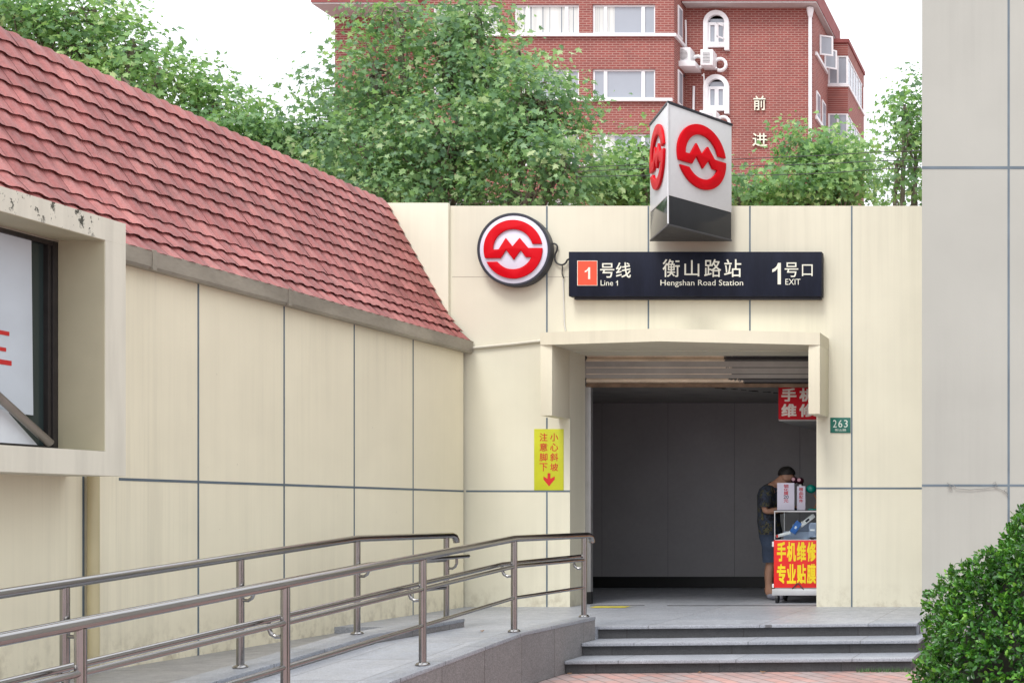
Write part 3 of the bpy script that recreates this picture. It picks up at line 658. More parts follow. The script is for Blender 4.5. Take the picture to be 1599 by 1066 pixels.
q = MB(); q.tube([(WX(739,YW), YW-.02, WZ(543.5,YW)), (WX(800,YW), YW-.02, WZ(537.5,YW)), (WX(846,YW), YW-.02, WZ(532.5,YW))], .016, 10); q.build('pipe', pm('conduit_cream', (.58,.55,.46), .5), cd2)

# ------------------------------------------------------------------ ramp railings
PY = [11.73, 10.28, 8.85, 7.32, 5.82, 4.45]
zrail = lambda y: 1.186 - max(0, 10.28 - y) * .0668
def railing(x, inner, zf, label):
    """x: line of the posts; inner: +1/-1 side of the ramp; zf: kerb top"""
    r = thing('ramp_railing', (x, 8.5, .3), label, 'railing', 'steel railings either side of the ramp')
    top = zrail
    q = MB(); e = [(x, PY[0]+.10, top(11)), (x, PY[0]+.155, top(11)-.012), (x, PY[0]+.185, top(11)-.045), (x, PY[0]+.188, top(11)-.07)]
    q.tube([(x, 3.6, top(3.6)), (x, 10.28, top(10.28))] + e, .0275, 20); q.build('top_rail', M_steel, r)
    for nm, dz, rr in (('middle_rail', .222, .017), ('lower_rail', .475, .015)):
        q = MB()
        for i in range(len(PY)-1): q.tube([(x, PY[i+1]+.012, top(PY[i+1])-dz), (x, PY[i]-.012, top(PY[i])-dz)], rr, 12)
        q.build(nm, M_steel, r)
    xi = x + inner*.095
    q = MB(); q.tube([(xi, 3.6, top(3.6)-.205), (xi, 10.28, top(10.28)-.205), (xi, PY[0]+.22, top(11)-.195)], .018, 14); q.build('hand_rail', M_steel, r)
    for y in PY:
        z0 = zf - max(0, 10.28 - y)*sl_
        q = MB(); q.tube([(x, y, z0), (x, y, top(y)-.02)], .0245, 18); p = q.build('post', M_steel, r)
        q = MB(); q.disc((x, y, z0), (0,0,1), [(.048, 0), (.048, .006), (.040, .016), (.026, .022)], 24); q.build('base_flange', M_steel, p)
        zb = top(y) - .30
        q = MB(); q.tube([(x+inner*.02, y, zb), (x+inner*.055, y, zb-.002), (x+inner*.08, y, zb+.014), (x+inner*.094, y, zb+.045), (xi, y, zb+.088)], .0115, 12); q.build('bracket', M_steel, p)
    return r
railing(-4.54, -1, .44, 'stainless steel ramp railing nearer the camera, ending at the doorway steps')
railing(-5.80, 1, .422, 'stainless steel ramp railing nearer the cream wall, behind the other railing')

# ------------------------------------------------------------------ red shop sign in the hall
YQ = 15.05
rsn = thing('repair_lightbox', (WX(1250,YQ), YQ, WZ(655,YQ)), 'red hanging box sign with white characters inside the doorway', 'sign')
q = MB(); q.box(WX(1215.5,YQ), WX(1296,YQ), YQ, YQ+.02, WZ(654.5,YQ), WZ(599.5,YQ)); q.build('face', M_dkred, rsn, smooth=False)
q = MB(); q.box(WX(1215.5,YQ), -1.6, YQ+.02, YQ+1.7, WZ(656.5,YQ), 2.94); q.build('box_body', pm('box_grey', (.42,.42,.41), .5, var=.15), rsn, smooth=False)
PQ = Plane((0, YQ, 0), (1,0,0), (0,0,1)); q = LB(rsn, pm('white_lettering', (.74,.66,.60), .5))
for c, u0, u1, v0, v1 in (('手',1221,1243,606.5,626), ('机',1249,1271.5,606.5,626), ('维',1221,1243,631,650), ('修',1249,1271.5,631,650)): px_text(q, PQ, YQ, c, u0, u1, v0, v1, bold=.035)


# ------------------------------------------------------------------ repair cart
YT = 14.85; cx0, cx1 = WX(1208.5,YT), WX(1208.5,YT)+.66; cy0, cy1 = YT, YT+.50
zA, zB, zCt = WZ(929,YT), WZ(842,YT), WZ(797,YT)       # tray, counter base, glass top
ct = thing('repair_cart', ((cx0+cx1)/2, (cy0+cy1)/2, ZP), 'wheeled phone repair cart with red banner and glass display top', 'cart')
M_alu = pm('aluminium', (.62,.63,.65), .35, .5, var=.1)
q = MB(); q.box(cx0-.02, cx1+.02, cy0-.015, cy1+.02, zA, zA+.075); q.build('base_tray', M_alu, ct, bevel=.006)
q = MB(); q.box(cx0+.01, cx1-.01, cy0+.006, cy1-.01, zA+.075, zB); q.build('cabinet', pm('cart_cabinet', (.5,.5,.52), .5), ct, bevel=.004)
q = MB(); q.box(cx0, cx1, cy0-.004, cy0+.005, WZ(917,YT), WZ(843,YT)); bn = q.build('banner', M_banner, ct, bevel=.001)
PT = Plane((0, YT-.004, 0), (1,0,0), (0,0,1)); q = LB(bn, M_ylw_txt)
for i, c in enumerate('手机维修'): px_text(q, PT, YT, c, 1213.8+i*15.6, 1227+i*15.6, 846.5, 875, off=.001, bold=.035)
for i, c in enumerate('专业贴膜'): px_text(q, PT, YT, c, 1213.8+i*15.6, 1227+i*15.6, 881, 909.5, off=.001, bold=.035)

q = MB()
for x in (cx0+.008, cx1-.008):
    for y in (cy0+.008, cy1-.008): q.box(x-.005, x+.005, y-.005, y+.005, zB, zCt-.015)
q.box(cx0, cx1, cy0, cy0+.016, zCt-.015, zCt); q.box(cx0, cx1, cy1-.016, cy1, zCt-.015, zCt); q.box(cx0, cx0+.016, cy0+.016, cy1-.016, zCt-.015, zCt); q.box(cx1-.016, cx1, cy0+.016, cy1-.016, zCt-.015, zCt)
q.build('showcase_frame', M_alu, ct, bevel=.002)
mg, t, b = nodes('clear_glass'); b.inputs['Transmission Weight'].default_value = 1; b.inputs['Roughness'].default_value = .02; b.inputs['IOR'].default_value = 1.02; b.inputs['Base Color'].default_value = (.9,.95,.95,1)
q = MB(); q.box(cx0+.016, cx1-.016, cy0+.004, cy0+.008, zB, zCt-.015); q.build('glass', mg, ct)
q = MB(); q.box(cx0-.004, cx1+.004, cy0-.004, cy1+.004, zCt, zCt+.008); q.build('counter_top', pm('dark_counter', (.03,.03,.035), .2), ct, bevel=.002)
for x in (cx0+.03, cx1-.05):
    for y in (cy0+.04, cy1-.05):
        q = MB(); zc3 = ZP+.055; q.disc((x-.012, y, zc3), (1,0,0), [(.05,-.004),(.055,.0),(.055,.026),(.05,.030)], 20); wl = q.build('wheel', M_black, ct)
        q = MB(); q.box(x-.02, x-.014, y-.02, y+.02, zc3-.01, zA); q.box(x+.014, x+.02, y-.02, y+.02, zc3-.01, zA); q.box(x-.02, x+.02, y-.019, y+.019, zA-.006, zA-.001); q.build('fork', M_rim, wl)
q = MB(); yk = YT-.012; q.tube([(WX(1237,yk),yk,WZ(919,yk)),(WX(1245,yk),yk,WZ(910.5,yk)),(WX(1247,yk),yk,WZ(910.5,yk)),(WX(1255,yk),yk,WZ(920,yk))], .006, 8); q.build('pull_handle', M_rim, ct)
q = MB(); q.box(cx0-.022, cx0-.001, cy0, cy0+.02, WZ(853,YT), WZ(845,YT)); q.box(cx0-.022, cx0-.001, cy0, cy0+.02, WZ(917,YT), WZ(911,YT)); q.build('hinge', M_white, ct, bevel=.002)
# goods
def box_thing(name, c, size, rot, mats, label, cat, group=None, deco=None):
    tg = thing(name, (c[0], c[1], c[2]-size[2]/2), label, cat, group); m = Matrix.Rotation(rot, 3, 'Y')
    hx, hy, hz = (m @ Vector((size[0]/2,0,0))), Vector((0,size[1]/2,0)), (m @ Vector((0,0,size[2]/2)))
    q = MB(); q.obox(c, hx, hy, hz); bo = q.build('body', mats, tg, bevel=.003)
    if deco:
        q = MB(); q.obox(Vector(c) - Vector((0, size[1]/2+.0006, 0)) + hx*deco[0], hx*deco[1], (0,.0005,0), hz*deco[2]); q.build('label_patch', deco[3], tg)
    return tg
yg = cy0 + .12
G = lambda u, v, y=yg: (WX(u,y), y, WZ(v,y))
M_ltblue = pm('pale_blue_card', (.30,.36,.50), .5); M_blue = pm('blue_card', (.02,.12,.42), .4); M_boxw = pm('white_card', (.72,.72,.74), .4)
s_ = yg/2000
box_thing('display_box', (WX(1246,yg+.1), yg+.1, zB+.045), (.30,.16,.09), 0, M_ltblue, 'long pale blue box lying flat at the bottom of the glass case', 'box')
box_thing('display_box', (WX(1252,yg+.13), yg+.13, zB+.135), (.20,.10,.086), 0, M_ltblue, 'pale blue box resting on the longer blue box in the case', 'box')
box_thing('display_box', G(1269,827,yg-.04), (.085,.03,.17), 0, M_ltblue, 'upright pale blue carton at the right end of the glass case', 'box', deco=(0,.6,.12,M_white))
box_thing('phone_box', G(1223,834,yg-.06), (.17,.03,.035), R(-16), M_boxw, 'slim white box with a red end leaning in the glass case', 'box', deco=(-.82,.14,.9,M_banner))
box_thing('phone_box', G(1243,823,yg-.05), (.075,.03,.15), R(32), M_blue, 'blue phone accessory box tilted beside the white ones', 'box', deco=(0,.3,.2,M_white))
box_thing('phone_box', G(1261,812,yg-.05), (.20,.02,.05), R(-38), M_boxw, 'white phone box tilted steeply at the upper right of the case', 'box', deco=(0,.25,.5,M_rim))
def card(u0, u1, v0, v1, y, label, chars, extra):
    tg = thing('price_card', (WX((u0+u1)/2,y), y, zCt+.008), label, 'price card'); pl = Plane((0,y,0),(1,0,0),(0,0,1))
    q = MB(); q.box(WX(u0,y), WX(u1,y), y, y+.012, zCt+.008, WZ(v0,y)); q.build('sheet', pm('lilac_card', (.60,.58,.70), .5, var=.04), tg, bevel=.001)
    q = LB(tg, M_dkred, 'red_lettering')
    for c, a, b2, c0, c1, col in chars:
        if col: px_text(q, pl, y, c, a, b2, c0, c1, off=.001, bold=.015)
    k = [c for c in chars if not c[5]]
    if k:
        q = MB()
        for c, a, b2, c0, c1, col in k: px_text(q, pl, y, c, a, b2, c0, c1, off=.001, bold=.01)
        q.build('dark_lettering', M_navy, tg, smooth=False)
yc1 = cy0 + .10
card(1213.6, 1240.3, 753.5, 791, yc1, 'larger lilac price card with red and dark characters on the cart', [('钢',1224,1231,756,761.5,1),('化',1224,1231,762,766.5,1),('膜',1224,1231,767,772.5,1),('20',1223.5,1231.5,773,778,0),('元',1224,1231,778.8,784,1)], None)
card(1244.5, 1257.5, 758.5, 785.5, yc1+.03, 'narrow white price card with red characters beside the larger one', [('精',1248,1254,761,766,1),('品',1248,1254,767,772,1),('配',1248,1254,773,778,1),('件',1248,1254,779,784.5,1)], None)
bx_ = thing('clear_bottle', (WX(1249,yc1+.08), yc1+.08, zCt+.008), 'small clear bottle standing behind the narrow price card', 'bottle')
q = MB(); q.disc((WX(1250,yc1+.08), yc1+.08, zCt+.008), (0,0,1), [(.03,0),(.033,.02),(.033,.20),(.026,.235),(.014,.25),(.014,.27)], 18); q.build('body', pm('bottle_plastic', (.5,.53,.55), .15), bx_)
q = MB(); q.disc((WX(1250,yc1+.08), yc1+.08, zCt+.278), (0,0,1), [(.017,0),(.017,.025),(.013,.03)], 14); q.build('cap', M_white, bx_)
mi = thing('bench_microscope', (WX(1246,cy0+.33), cy0+.33, zCt+.008), 'dark plum microscope with two eyepieces in front of the man', 'microscope')
ym = cy0+.30; M_plum = pm('plum_plastic', (.05,.008,.02), .25)
q = MB(); q.box(WX(1238,ym), WX(1256,ym), ym-.05, ym+.10, zCt+.008, zCt+.03); q.tube([(WX(1250,ym),ym+.06,zCt+.03),(WX(1250,ym),ym+.06,WZ(752,ym))], .018, 12); q.build('stand', M_rim, mi, bevel=.003)
for u, v in ((1240.5,749.5), (1249.5,750.5)):
    q = MB(); q.ball(W(u, v, ym), .045, .06, .042); e = q.build('eyepiece', M_plum, mi)
    q = MB(); q.disc(W(u-.2, v-1.5, ym) - Vector((0,.052,0)), (0,-1,0), [(.022,0),(.020,.008)], 14); q.build('lens', pm('pink_lens', (.55,.30,.36), .2), e)
la = thing('teal_desk_lamp', (WX(1268,ym-.1), ym-.1, zCt+.008), 'teal desk lamp with rounded head at the right end of the cart', 'lamp')
yl2 = ym-.1; M_teal = pm('teal_plastic', (.0,.24,.19), .25)
q = MB(); q.disc((WX(1269,yl2), yl2, zCt+.008), (0,0,1), [(.062,0),(.06,.012),(.02,.022)], 24); q.build('base', M_teal, la)
q = MB(); q.tube(smooth_path([Vector((WX(1271,yl2),yl2,zCt+.02)), Vector((WX(1276,yl2),yl2,zCt+.11)), Vector((WX(1271,yl2),yl2,zCt+.19))]), .009, 8); q.build('arm', pm('lamp_arm', (.35,.16,.08), .4), la)
q = MB(); q.ball(W(1266.5, 763, yl2), .062, .05, .05); q.build('lamp_head', M_teal, la)

# ------------------------------------------------------------------ the man
def skin_mesh(name, verts, edges, mat, parent, sub=2, root=0):
    o0 = origin(parent); me = bpy.data.meshes.new(name)
    me.from_pydata([tuple(Vector(v[:3]) - o0) for v in verts], [], edges)
    o = bpy.data.objects.new(name, me); COL.objects.link(o)
    bm = bmesh.new(); bm.from_mesh(me); ly = bm.verts.layers.skin.verify(); bm.verts.ensure_lookup_table()
    for i, v in enumerate(verts):
        rr = v[3] if isinstance(v[3], tuple) else (v[3], v[3]); bm.verts[i][ly].radius = rr; bm.verts[i][ly].use_root = (i == root)
    bm.to_mesh(me); bm.free()
    md = o.modifiers.new('skin', 'SKIN'); md.use_smooth_shade = True
    ms = o.modifiers.new('sub', 'SUBSURF'); ms.levels = sub; ms.render_levels = sub
    bpy.context.view_layer.update()
    me2 = bpy.data.meshes.new_from_object(o.evaluated_get(bpy.context.evaluated_depsgraph_get()))
    bpy.data.objects.remove(o); me2.name = name; me2.materials.clear(); me2.materials.append(mat); me2.shade_smooth()
    o = bpy.data.objects.new(name, me2); COL.objects.link(o); o.parent = parent
    return o
MX, MY = -3.75, 15.50
man = thing('person', (MX, MY, ZP), 'man in dark camouflage shirt and denim shorts bending over the repair cart', 'person')
def Pm(x, y, z, r_): return (MX + x, MY + y, ZP + z, r_)
M_skin = pm('skin', (.36,.19,.125), .55, var=.08, scale=9)
V = []; E = []
def node(x, y, z, r_, parent=None):
    V.append(Pm(x, y, z, r_)); i = len(V)-1
    if parent is not None: E.append((parent, i))
    return i
pel = node(0, 0, .90, (.105,.125)); wai = node(-.012, 0, 1.04, (.095,.115), pel); che = node(-.008, 0, 1.20, (.10,.14), wai); unk = node(.03, 0, 1.335, (.075,.10), che)

HR = Matrix.Rotation(R(20), 3, 'Y'); NK = Vector((.09, 0, 1.40))
def hnode(x, y, z, r_, parent):
    p = HR @ ((Vector((x, y, z)) - Vector((.085,0,1.40)))*1.08) + NK; r_ = tuple(a*1.06 for a in r_) if isinstance(r_, tuple) else r_*1.06; return node(p.x, p.y, p.z, r_, parent)
nk = node(.09, 0, 1.398, .056, unk); hd0 = hnode(.125, 0, 1.455, (.075,.068), nk); hd1 = hnode(.165, 0, 1.525, (.098,.08), hd0); hd2 = hnode(.185, 0, 1.585, (.074,.066), hd1)
jaw = hnode(.205, 0, 1.425, (.046,.046), hd0); chn = hnode(.228, 0, 1.392, .028, jaw); nos = hnode(.262, 0, 1.47, .017, hd1); 
for sgn in (-1, 1):
    ear = hnode(.135, sgn*.078, 1.475, (.022,.012), hd1)
    sh_ = node(.02, sgn*.175, 1.30, .062, unk); up = node(-.005, sgn*.222, 1.18, .052, sh_); el = node(.0, sgn*.232, 1.065, .044, up)
    fo = node(.12, sgn*.19, 1.075, .040, el); wr_ = node(.235, sgn*.13, 1.105, .028, fo); pa = node(.29, sgn*.105, 1.115, (.038,.02), wr_); pb = node(.325, sgn*.10, 1.115, (.036,.017), pa)
    for k, ln_ in ((-1.5,.055), (-.5,.068), (.5,.064), (1.5,.05)):
        f1 = node(.345, sgn*.10 + k*.019, 1.115, .0105, pb); f2 = node(.345+ln_*.6, sgn*.10 + k*.022, 1.108, .009, f1); node(.345+ln_, sgn*.10 + k*.022, 1.088, .008, f2)
    t1 = node(.30, sgn*.065, 1.108, .013, pa); node(.34, sgn*.05, 1.095, .010, t1)
    hp = node(.0, sgn*.092, .82, .098, pel); th = node(.012 - .02*sgn, sgn*.10, .66, .082, hp); kn = node(.02 - .03*sgn, sgn*.105, .475, .056, th)
    cf = node(-.012 - .03*sgn, sgn*.105, .33, .057, kn); an = node(-.012 - .03*sgn, sgn*.105, .10, .037, cf); he = node(-.035 - .03*sgn, sgn*.105, .042, .035, an)
    ba = node(.09 - .03*sgn, sgn*.115, .036, (.03,.042), an); node(.16 - .03*sgn, sgn*.118, .028, (.022,.038), ba)
skin_mesh('body', V, E, M_skin, man, 2, 0)
# hair
q = MB(); hq = HR @ (Vector((.077,0,.128))*1.08) + NK; hc = Vector((MX+hq.x, MY, ZP+hq.z))
n, m = 28, 16; vs = []; fs = []
tilt = Matrix.Rotation(R(38), 3, 'Y')
for i in range(m+1):
    for j in range(n):
        ph = 2*math.pi*j/n; th = math.pi * (.50 - .13*math.cos(ph)) * i/m; d = Vector((math.sin(th)*math.cos(ph), math.sin(th)*math.sin(ph), math.cos(th)))
        k = 1 + .03*math.sin(5*ph + 3*th)
        vs.append(hc + HR @ Vector((d.x*.108*k - .012, d.y*.090*k, d.z*.105*k)))
for i in range(m):
    for j in range(n): fs.append((i*n+j, (i+1)*n+j, (i+1)*n+(j+1) % n, i*n+(j+1) % n))
q.add(vs, fs); q.build('hair', pm('black_hair', (.012,.010,.009), .6, var=.4, scale=60, bmp=.3, bscale=120), man)
for sgn in (-1, 1):
    hp_ = lambda x, y, z: Vector((MX, MY, ZP)) + NK + HR @ ((Vector((x, y, z)) - Vector((.085,0,1.40)))*1.09)
    q = MB(); q.ball(hp_(.247, sgn*.032, 1.492), .011, .014, .007, 10, 8); q.build('eye', M_black, man)
    q = MB(); q.tube([hp_(.252, sgn*.016, 1.513), hp_(.25, sgn*.034, 1.518), hp_(.236, sgn*.052, 1.512)], .005, 6); q.build('eyebrow', M_black, man)
# shirt
M_camo, t, b = nodes('camouflage_cloth')
c = ramp(t, noise(t, pos(t), 10, 3, .65), [(.38, (.010,.011,.017)), (.47, (.03,.042,.065)), (.52, (.012,.014,.021)), (.585, (.095,.088,.035)), (.63, (.012,.015,.022))])
c = mix(t, c, (.03,.04,.075), ramp(t, noise(t, pos(t), 27, 2), [(.55, 0), (.6, .8)])); L(t, c, b.inputs['Base Color']); b.inputs['Roughness'].default_value = .85
bump(t, b, noise(t, pos(t, (1,1,.5)), 26, 3), .25)
def loft(q, rings, n=28, wr=.006, seed=0):
    """rings (x, y, z, rx, ry, lean): cloth tube through elliptical rings, with soft wrinkles"""
    vs = []; fs = []
    for i, (x, y, z, rx, ry, ln_) in enumerate(rings):
        for j in range(n):
            a = 2*math.pi*j/n; k = wr*math.sin(3*a + 1.7*i + seed) + wr*.6*math.sin(7*a - 2.3*i + seed)
            vs.append((MX + x + (rx+k)*math.cos(a), MY + y + (ry+k)*math.sin(a), ZP + z + ln_*math.cos(a)))
    for i in range(len(rings)-1):
        for j in range(n): fs.append((i*n+j, i*n+(j+1) % n, (i+1)*n+(j+1) % n, (i+1)*n+j))
    q.add(vs, fs)
q = MB(); loft(q, [(.005,0,.79,.138,.195,.0),(.0,0,.86,.137,.192,.0),(-.006,0,.95,.132,.182,0),(-.016,0,1.05,.128,.176,0),(-.018,0,1.14,.132,.19,-.01),(-.010,0,1.23,.132,.205,-.03),(.002,0,1.295,.120,.195,-.04),(.03,0,1.345,.090,.150,-.04),(.06,0,1.378,.070,.085,-.035),(.068,0,1.39,.064,.07,-.035)])
for sgn in (-1, 1): q.tube(smooth_path([Vector((MX+.015, MY+sgn*.13, ZP+1.315)), Vector((MX+.012, MY+sgn*.185, ZP+1.285)), Vector((MX+.0, MY+sgn*.222, ZP+1.20)), Vector((MX-.003, MY+sgn*.232, ZP+1.115))], 4), [.068,.072,.075,.077,.078,.077,.076,.075,.074,.074,.075,.076,.077], 20)
q.build('shirt', M_camo, man, recalc=False, ang=80)
M_denim = pm('denim', (.034,.052,.092), .85, var=.3, scale=14, fine=.2, bmp=.2, bscale=24)
q = MB(); loft(q, [(.0,0,.99,.108,.155,0),(.0,0,.92,.112,.162,0),(.002,0,.84,.116,.170,0),(.005,0,.77,.112,.168,0)], wr=.004, seed=1)
for sgn in (-1, 1): loft(q, [(.004,sgn*.080,.86,.108,.088,0),(.005,sgn*.090,.76,.112,.092,0),(.012-.02*sgn,sgn*.10,.64,.108,.094,0),(.014-.025*sgn,sgn*.104,.54,.100,.092,0),(.014-.03*sgn,sgn*.106,.455,.098,.092,.004)], seed=sgn*2)
q.build('shorts', M_denim, man, recalc=False, ang=80)
M_shoe = pm('grey_shoe', (.22,.22,.26), .7, var=.2, scale=20)
for sgn in (-1, 1):
    x = -.03*sgn; V = []; E = []
    s0 = node(-.045+x, sgn*.105, .045, (.045,.045)); s1 = node(.02+x, sgn*.108, .06, (.046,.046), s0); s2 = node(.10+x, sgn*.115, .042, (.040,.05), s1); node(.175+x, sgn*.118, .034, (.03,.044), s2)
    skin_mesh('shoe', V, E, M_shoe, man, 2, 0)

# ------------------------------------------------------------------ apartment block far behind
YA = 57.0; K = YA/2000
ab = thing('apartment_building', (-24, YA, 0), 'red brick apartment block with white windows rising behind the trees', 'building')
A = lambda u, Y=YA: (u-1686)*Y/2000
Z = lambda v, Y=YA: HC + (800-v)*Y/2000
wins = []
rows = [(7, 53), (108, 154), (209, 255), (310, 356), (411, 457)]
cols = [(803, 904), (925, 1023), (676, 780)]
for r_, (va, vb) in enumerate(rows):
    for (ua, ub) in cols: wins.append((A(ua), A(ub), Z(vb), Z(va)))
mb = MB(); wall_holes(mb, A(660), A(1052), 0, 27, YA, .35, wins); mb.box(A(660), A(1052), YA+.35, YA+14, 0, 26.9)
mb.build('front_wall', M_brick_wall, ab, smooth=False, recalc=False)
mb = MB(); mb.box(A(523,58), A(660,58)+.3, 58, YA+14, 0, 23.82); mb.build('set_back_wall', M_brick_wall, ab, smooth=False)
YBw = 58.6; xe = A(1270, YBw)
ar = [(A(1108,YBw), A(1134,YBw), Z(72,YBw), Z(30,YBw)), (A(1108,YBw), A(1134,YBw), Z(171,YBw), Z(128,YBw))]
mb = MB(); wall_holes(mb, A(1052)+.02, xe, 0, 24.5, YBw, .3, ar); mb.build('wing_wall', M_brick_wall, ab, smooth=False, recalc=False)
mb = MB(); mb.box(A(1052)+.05, xe, YBw+.3, YA+14, 0, 24.45); mb.mi = 0; mb.build('side_wall', M_brick_side, ab, smooth=False)
mb = MB(); mb.box(A(1052), A(1052)+.02, YA, YBw+.1, 0, 27); mb.build('return_wall', M_brick_side, ab, smooth=False)
# eaves
def eave(x0, x1, y0, y1, z, h):
    q = MB(); q.box(x0, x1, y0, y1, z, z+.06); e = q.build('soffit', M_soffit, ab, smooth=False)
    q = MB(); q.box(x0-.03, x1+.03, y0-.03, y1+.03, z+.06, z+h); q.build('eave', M_eave, ab, smooth=False)
eave(A(487,56.5), A(660,57)-.002, 56.5, 60, 23.82, .7)
eave(A(1052)+.06, -11.93, 58.0, 63.6, 24.47, .8)
# windows
def win(x0, x1, z0, z1, y, sill, kind):
    q = MB(); f = .075; q.box(x0, x1, y+.08, y+.16, z1-f, z1); q.box(x0, x1, y+.08, y+.16, z0, z0+f); q.box(x0, x0+f, y+.08, y+.16, z0+f, z1-f); q.box(x1-f, x1, y+.08, y+.16, z0+f, z1-f)
    wd = x1-x0
    for k in ((.2, .8) if wd > 2 else (.5,)):
        c = x0 + wd*k; q.box(c-.075, c+.075, y+.07, y+.155, z0+f, z1-f)
    wf = q.build('window', M_white_pvc, ab, smooth=False)
    q = MB(); q.box(x0+f, x1-f, y+.12, y+.13, z0+f, z1-f); q.build('pane', M_pane_far if kind % 3 else M_pane, wf)
    if kind % 3 != 1:
        q = MB(); xa = x0+f; xb = x0 + wd*(.97 if kind % 3 == 0 else .34); n = 26; vs = []
        for i in range(n+1): 
            x = xa + (xb-xa)*i/n; vs += [(x, y+.116+.006*math.sin(i*2.4), z0+f), (x, y+.116+.006*math.sin(i*2.4), z1-f)]
        q.add(vs, [(2*i, 2*i+2, 2*i+3, 2*i+1) for i in range(n)]); q.build('curtain', M_curtain, wf)
    if sill:
        q = MB(); q.box(x0-.12, x1+.12, y-.14, y+.09, z0-.15, z0-.01); q.build('sill', M_white, wf, smooth=False)
    return wf
M_pane_far = glassy('reflecting_glass', (.33,.36,.41), .05)
kinds = [0, 2, 0, 2, 4, 4, 1, 5, 1, 3, 2, 0, 1, 2, 0]
for i, w_ in enumerate(wins): win(*w_, YA, False, kinds[i])
q = MB()
for r_, (va, vb) in enumerate(rows): q.box(A(672), A(1051), YA-.13, YA, Z(vb+5), Z(vb+.5)); q.box(A(1051), A(1052)+.14, YA-.13, YBw, Z(vb+5), Z(vb+.5)) if r_ == 0 else None
q.build('sill_band', M_white, ab, smooth=False)
# narrow windows on the return wall
for va, vb in ((12, 60), (112, 165)):
    q = MB(); q.box(A(1052)+.02, A(1052)+.07, YA+.5, YA+1.1, Z(vb,57.8), Z(va,57.8)); nw = q.build('narrow_window', M_white_pvc, ab, smooth=False)
    q = MB(); q.box(A(1052)+.06, A(1052)+.075, YA+.58, YA+1.02, Z(vb-3,57.8), Z(va+3,57.8)); q.build('pane', M_pane_far, nw)
# arched windows
def arch(u, va, vb, opened):
    s = YBw/2000; x = A(u, YBw); zt, zb = Z(va, YBw), Z(vb, YBw); ro, ri = 20*s, 13*s; zc0 = zt - ro
    pts = [(x-ro, zb), (x-ro, zc0)] + [(x - ro*math.cos(math.pi*i/20), zc0 + ro*math.sin(math.pi*i/20)) for i in range(1, 20)] + [(x+ro, zc0), (x+ro, zb)]
    inn = [(x+ri, zb), (x+ri, zc0)] + [(x + ri*math.cos(math.pi*i/20), zc0 + ri*math.sin(math.pi*i/20)) for i in range(1, 20)] + [(x-ri, zc0), (x-ri, zb)]
    q = MB(); n = len(pts); P = [(a, YBw-.16, c) for a, c in pts]; I = [(a, YBw-.16, c) for a, c in inn[::-1]]
    vs = P + I + [(a, YBw+.05, c) for a, _, c in P] + [(a, YBw+.05, c) for a, _, c in I]; fs = []
    for i in range(n-1): fs += [(i, i+1, n+i+1, n+i), (i, 2*n+i, 2*n+i+1, i+1), (n+i, n+i+1, 3*n+i+1, 3*n+i)]
    fs += [(0, n, 3*n, 2*n), (n-1, 3*n-1, 4*n-1, 2*n-1)]
    q.add(vs, fs); q.box(x-ri-.06, x+ri+.06, YBw-.155, YBw+.04, zb+.14, zb+.32)
    wf = q.build('arched_window', M_white, ab)
    q = MB(); q.prism([(a, YBw+.0, c) for a, c in inn if c > zb] + [(x-ri, YBw, zb+.3), (x+ri, YBw, zb+.3)], (0,.02,0)); q.build('pane', M_pane_far, wf)
    q = MB(); q.box(x-ri, x+ri, YBw-.06, YBw-.002, zc0-.06, zc0+.06); q.box(x-.09, x+.09, YBw-.058, YBw-.002, zb+.3, zc0-.06); 
    for k in (-1, 1): q.box(x+k*(ri-.04)-.05, x+k*(ri-.04)+.05, YBw-.057, YBw-.002, zb+.3, zc0-.06)
    q.box(x-ri, x+ri, YBw-.056, YBw-.002, zb+.3, zb+.40)
    q.build('mullion', M_white_pvc, wf, smooth=False)
    if opened:
        q = MB(); h0, h1 = zb+.5, zc0-.08; d = Vector((-.28, -.36, 0)); b0 = Vector((x+ri-.02, YBw-.03, 0)); 
        for (za, zb3, wa, wb) in ((h0, h0+.07, 0, 1), (h1-.07, h1, 0, 1), (h0, h1, 0, .15), (h0, h1, .85, 1)):
            pa = b0 + d*wa; pb3 = b0 + d*wb; q.prism([(pa.x, pa.y, za), (pb3.x, pb3.y, za), (pb3.x, pb3.y, zb3), (pa.x, pa.y, zb3)], (.03, -.03, 0))
        q.build('open_sash', M_white_pvc, wf, smooth=False)
arch(1119.5, 18, 80, True); arch(1119.5, 118, 179, False)
# drainpipe, vent pipes
q = MB(); q.tube([(xe-.12, YBw-.12, 0), (xe-.12, YBw-.12, 24.3)], .085, 12); q.tube([(xe-.12, YBw-.12, 24.0), (xe-.12, YBw-.12, 24.3), (xe-.12, YBw-.12, 24.42)], [.10,.16,.16], 12); q.build('drainpipe', M_white, ab)
def pipe(pts, r_=.05, Y=YBw-.09):
    q = MB(); q.tube(smooth_path([Vector((A(u,Y), Y, Z(v,Y))) for u, v in pts], 3), r_, 8); return q.build('vent_pipe', M_white, ab)
pipe([(1064,75),(1064.5,50),(1064,38),(1061,35),(1056,34)]); pipe([(1071,75),(1071,50),(1070.5,32)], .045)
pipe([(1060,185),(1060,160),(1060.5,145),(1058,134),(1055.5,130)]); pipe([(1083,185),(1083,160),(1083.5,135)], .055); pipe([(1099,115),(1099.5,130),(1099.5,185)], .03); pipe([(1096,118),(1099,118)], .03)
q = MB(); q.ball((A(1066.5,YBw-.2), YBw-.2, Z(121,YBw)), .09, .09, .10); q.build('wall_lamp', M_rim, ab)
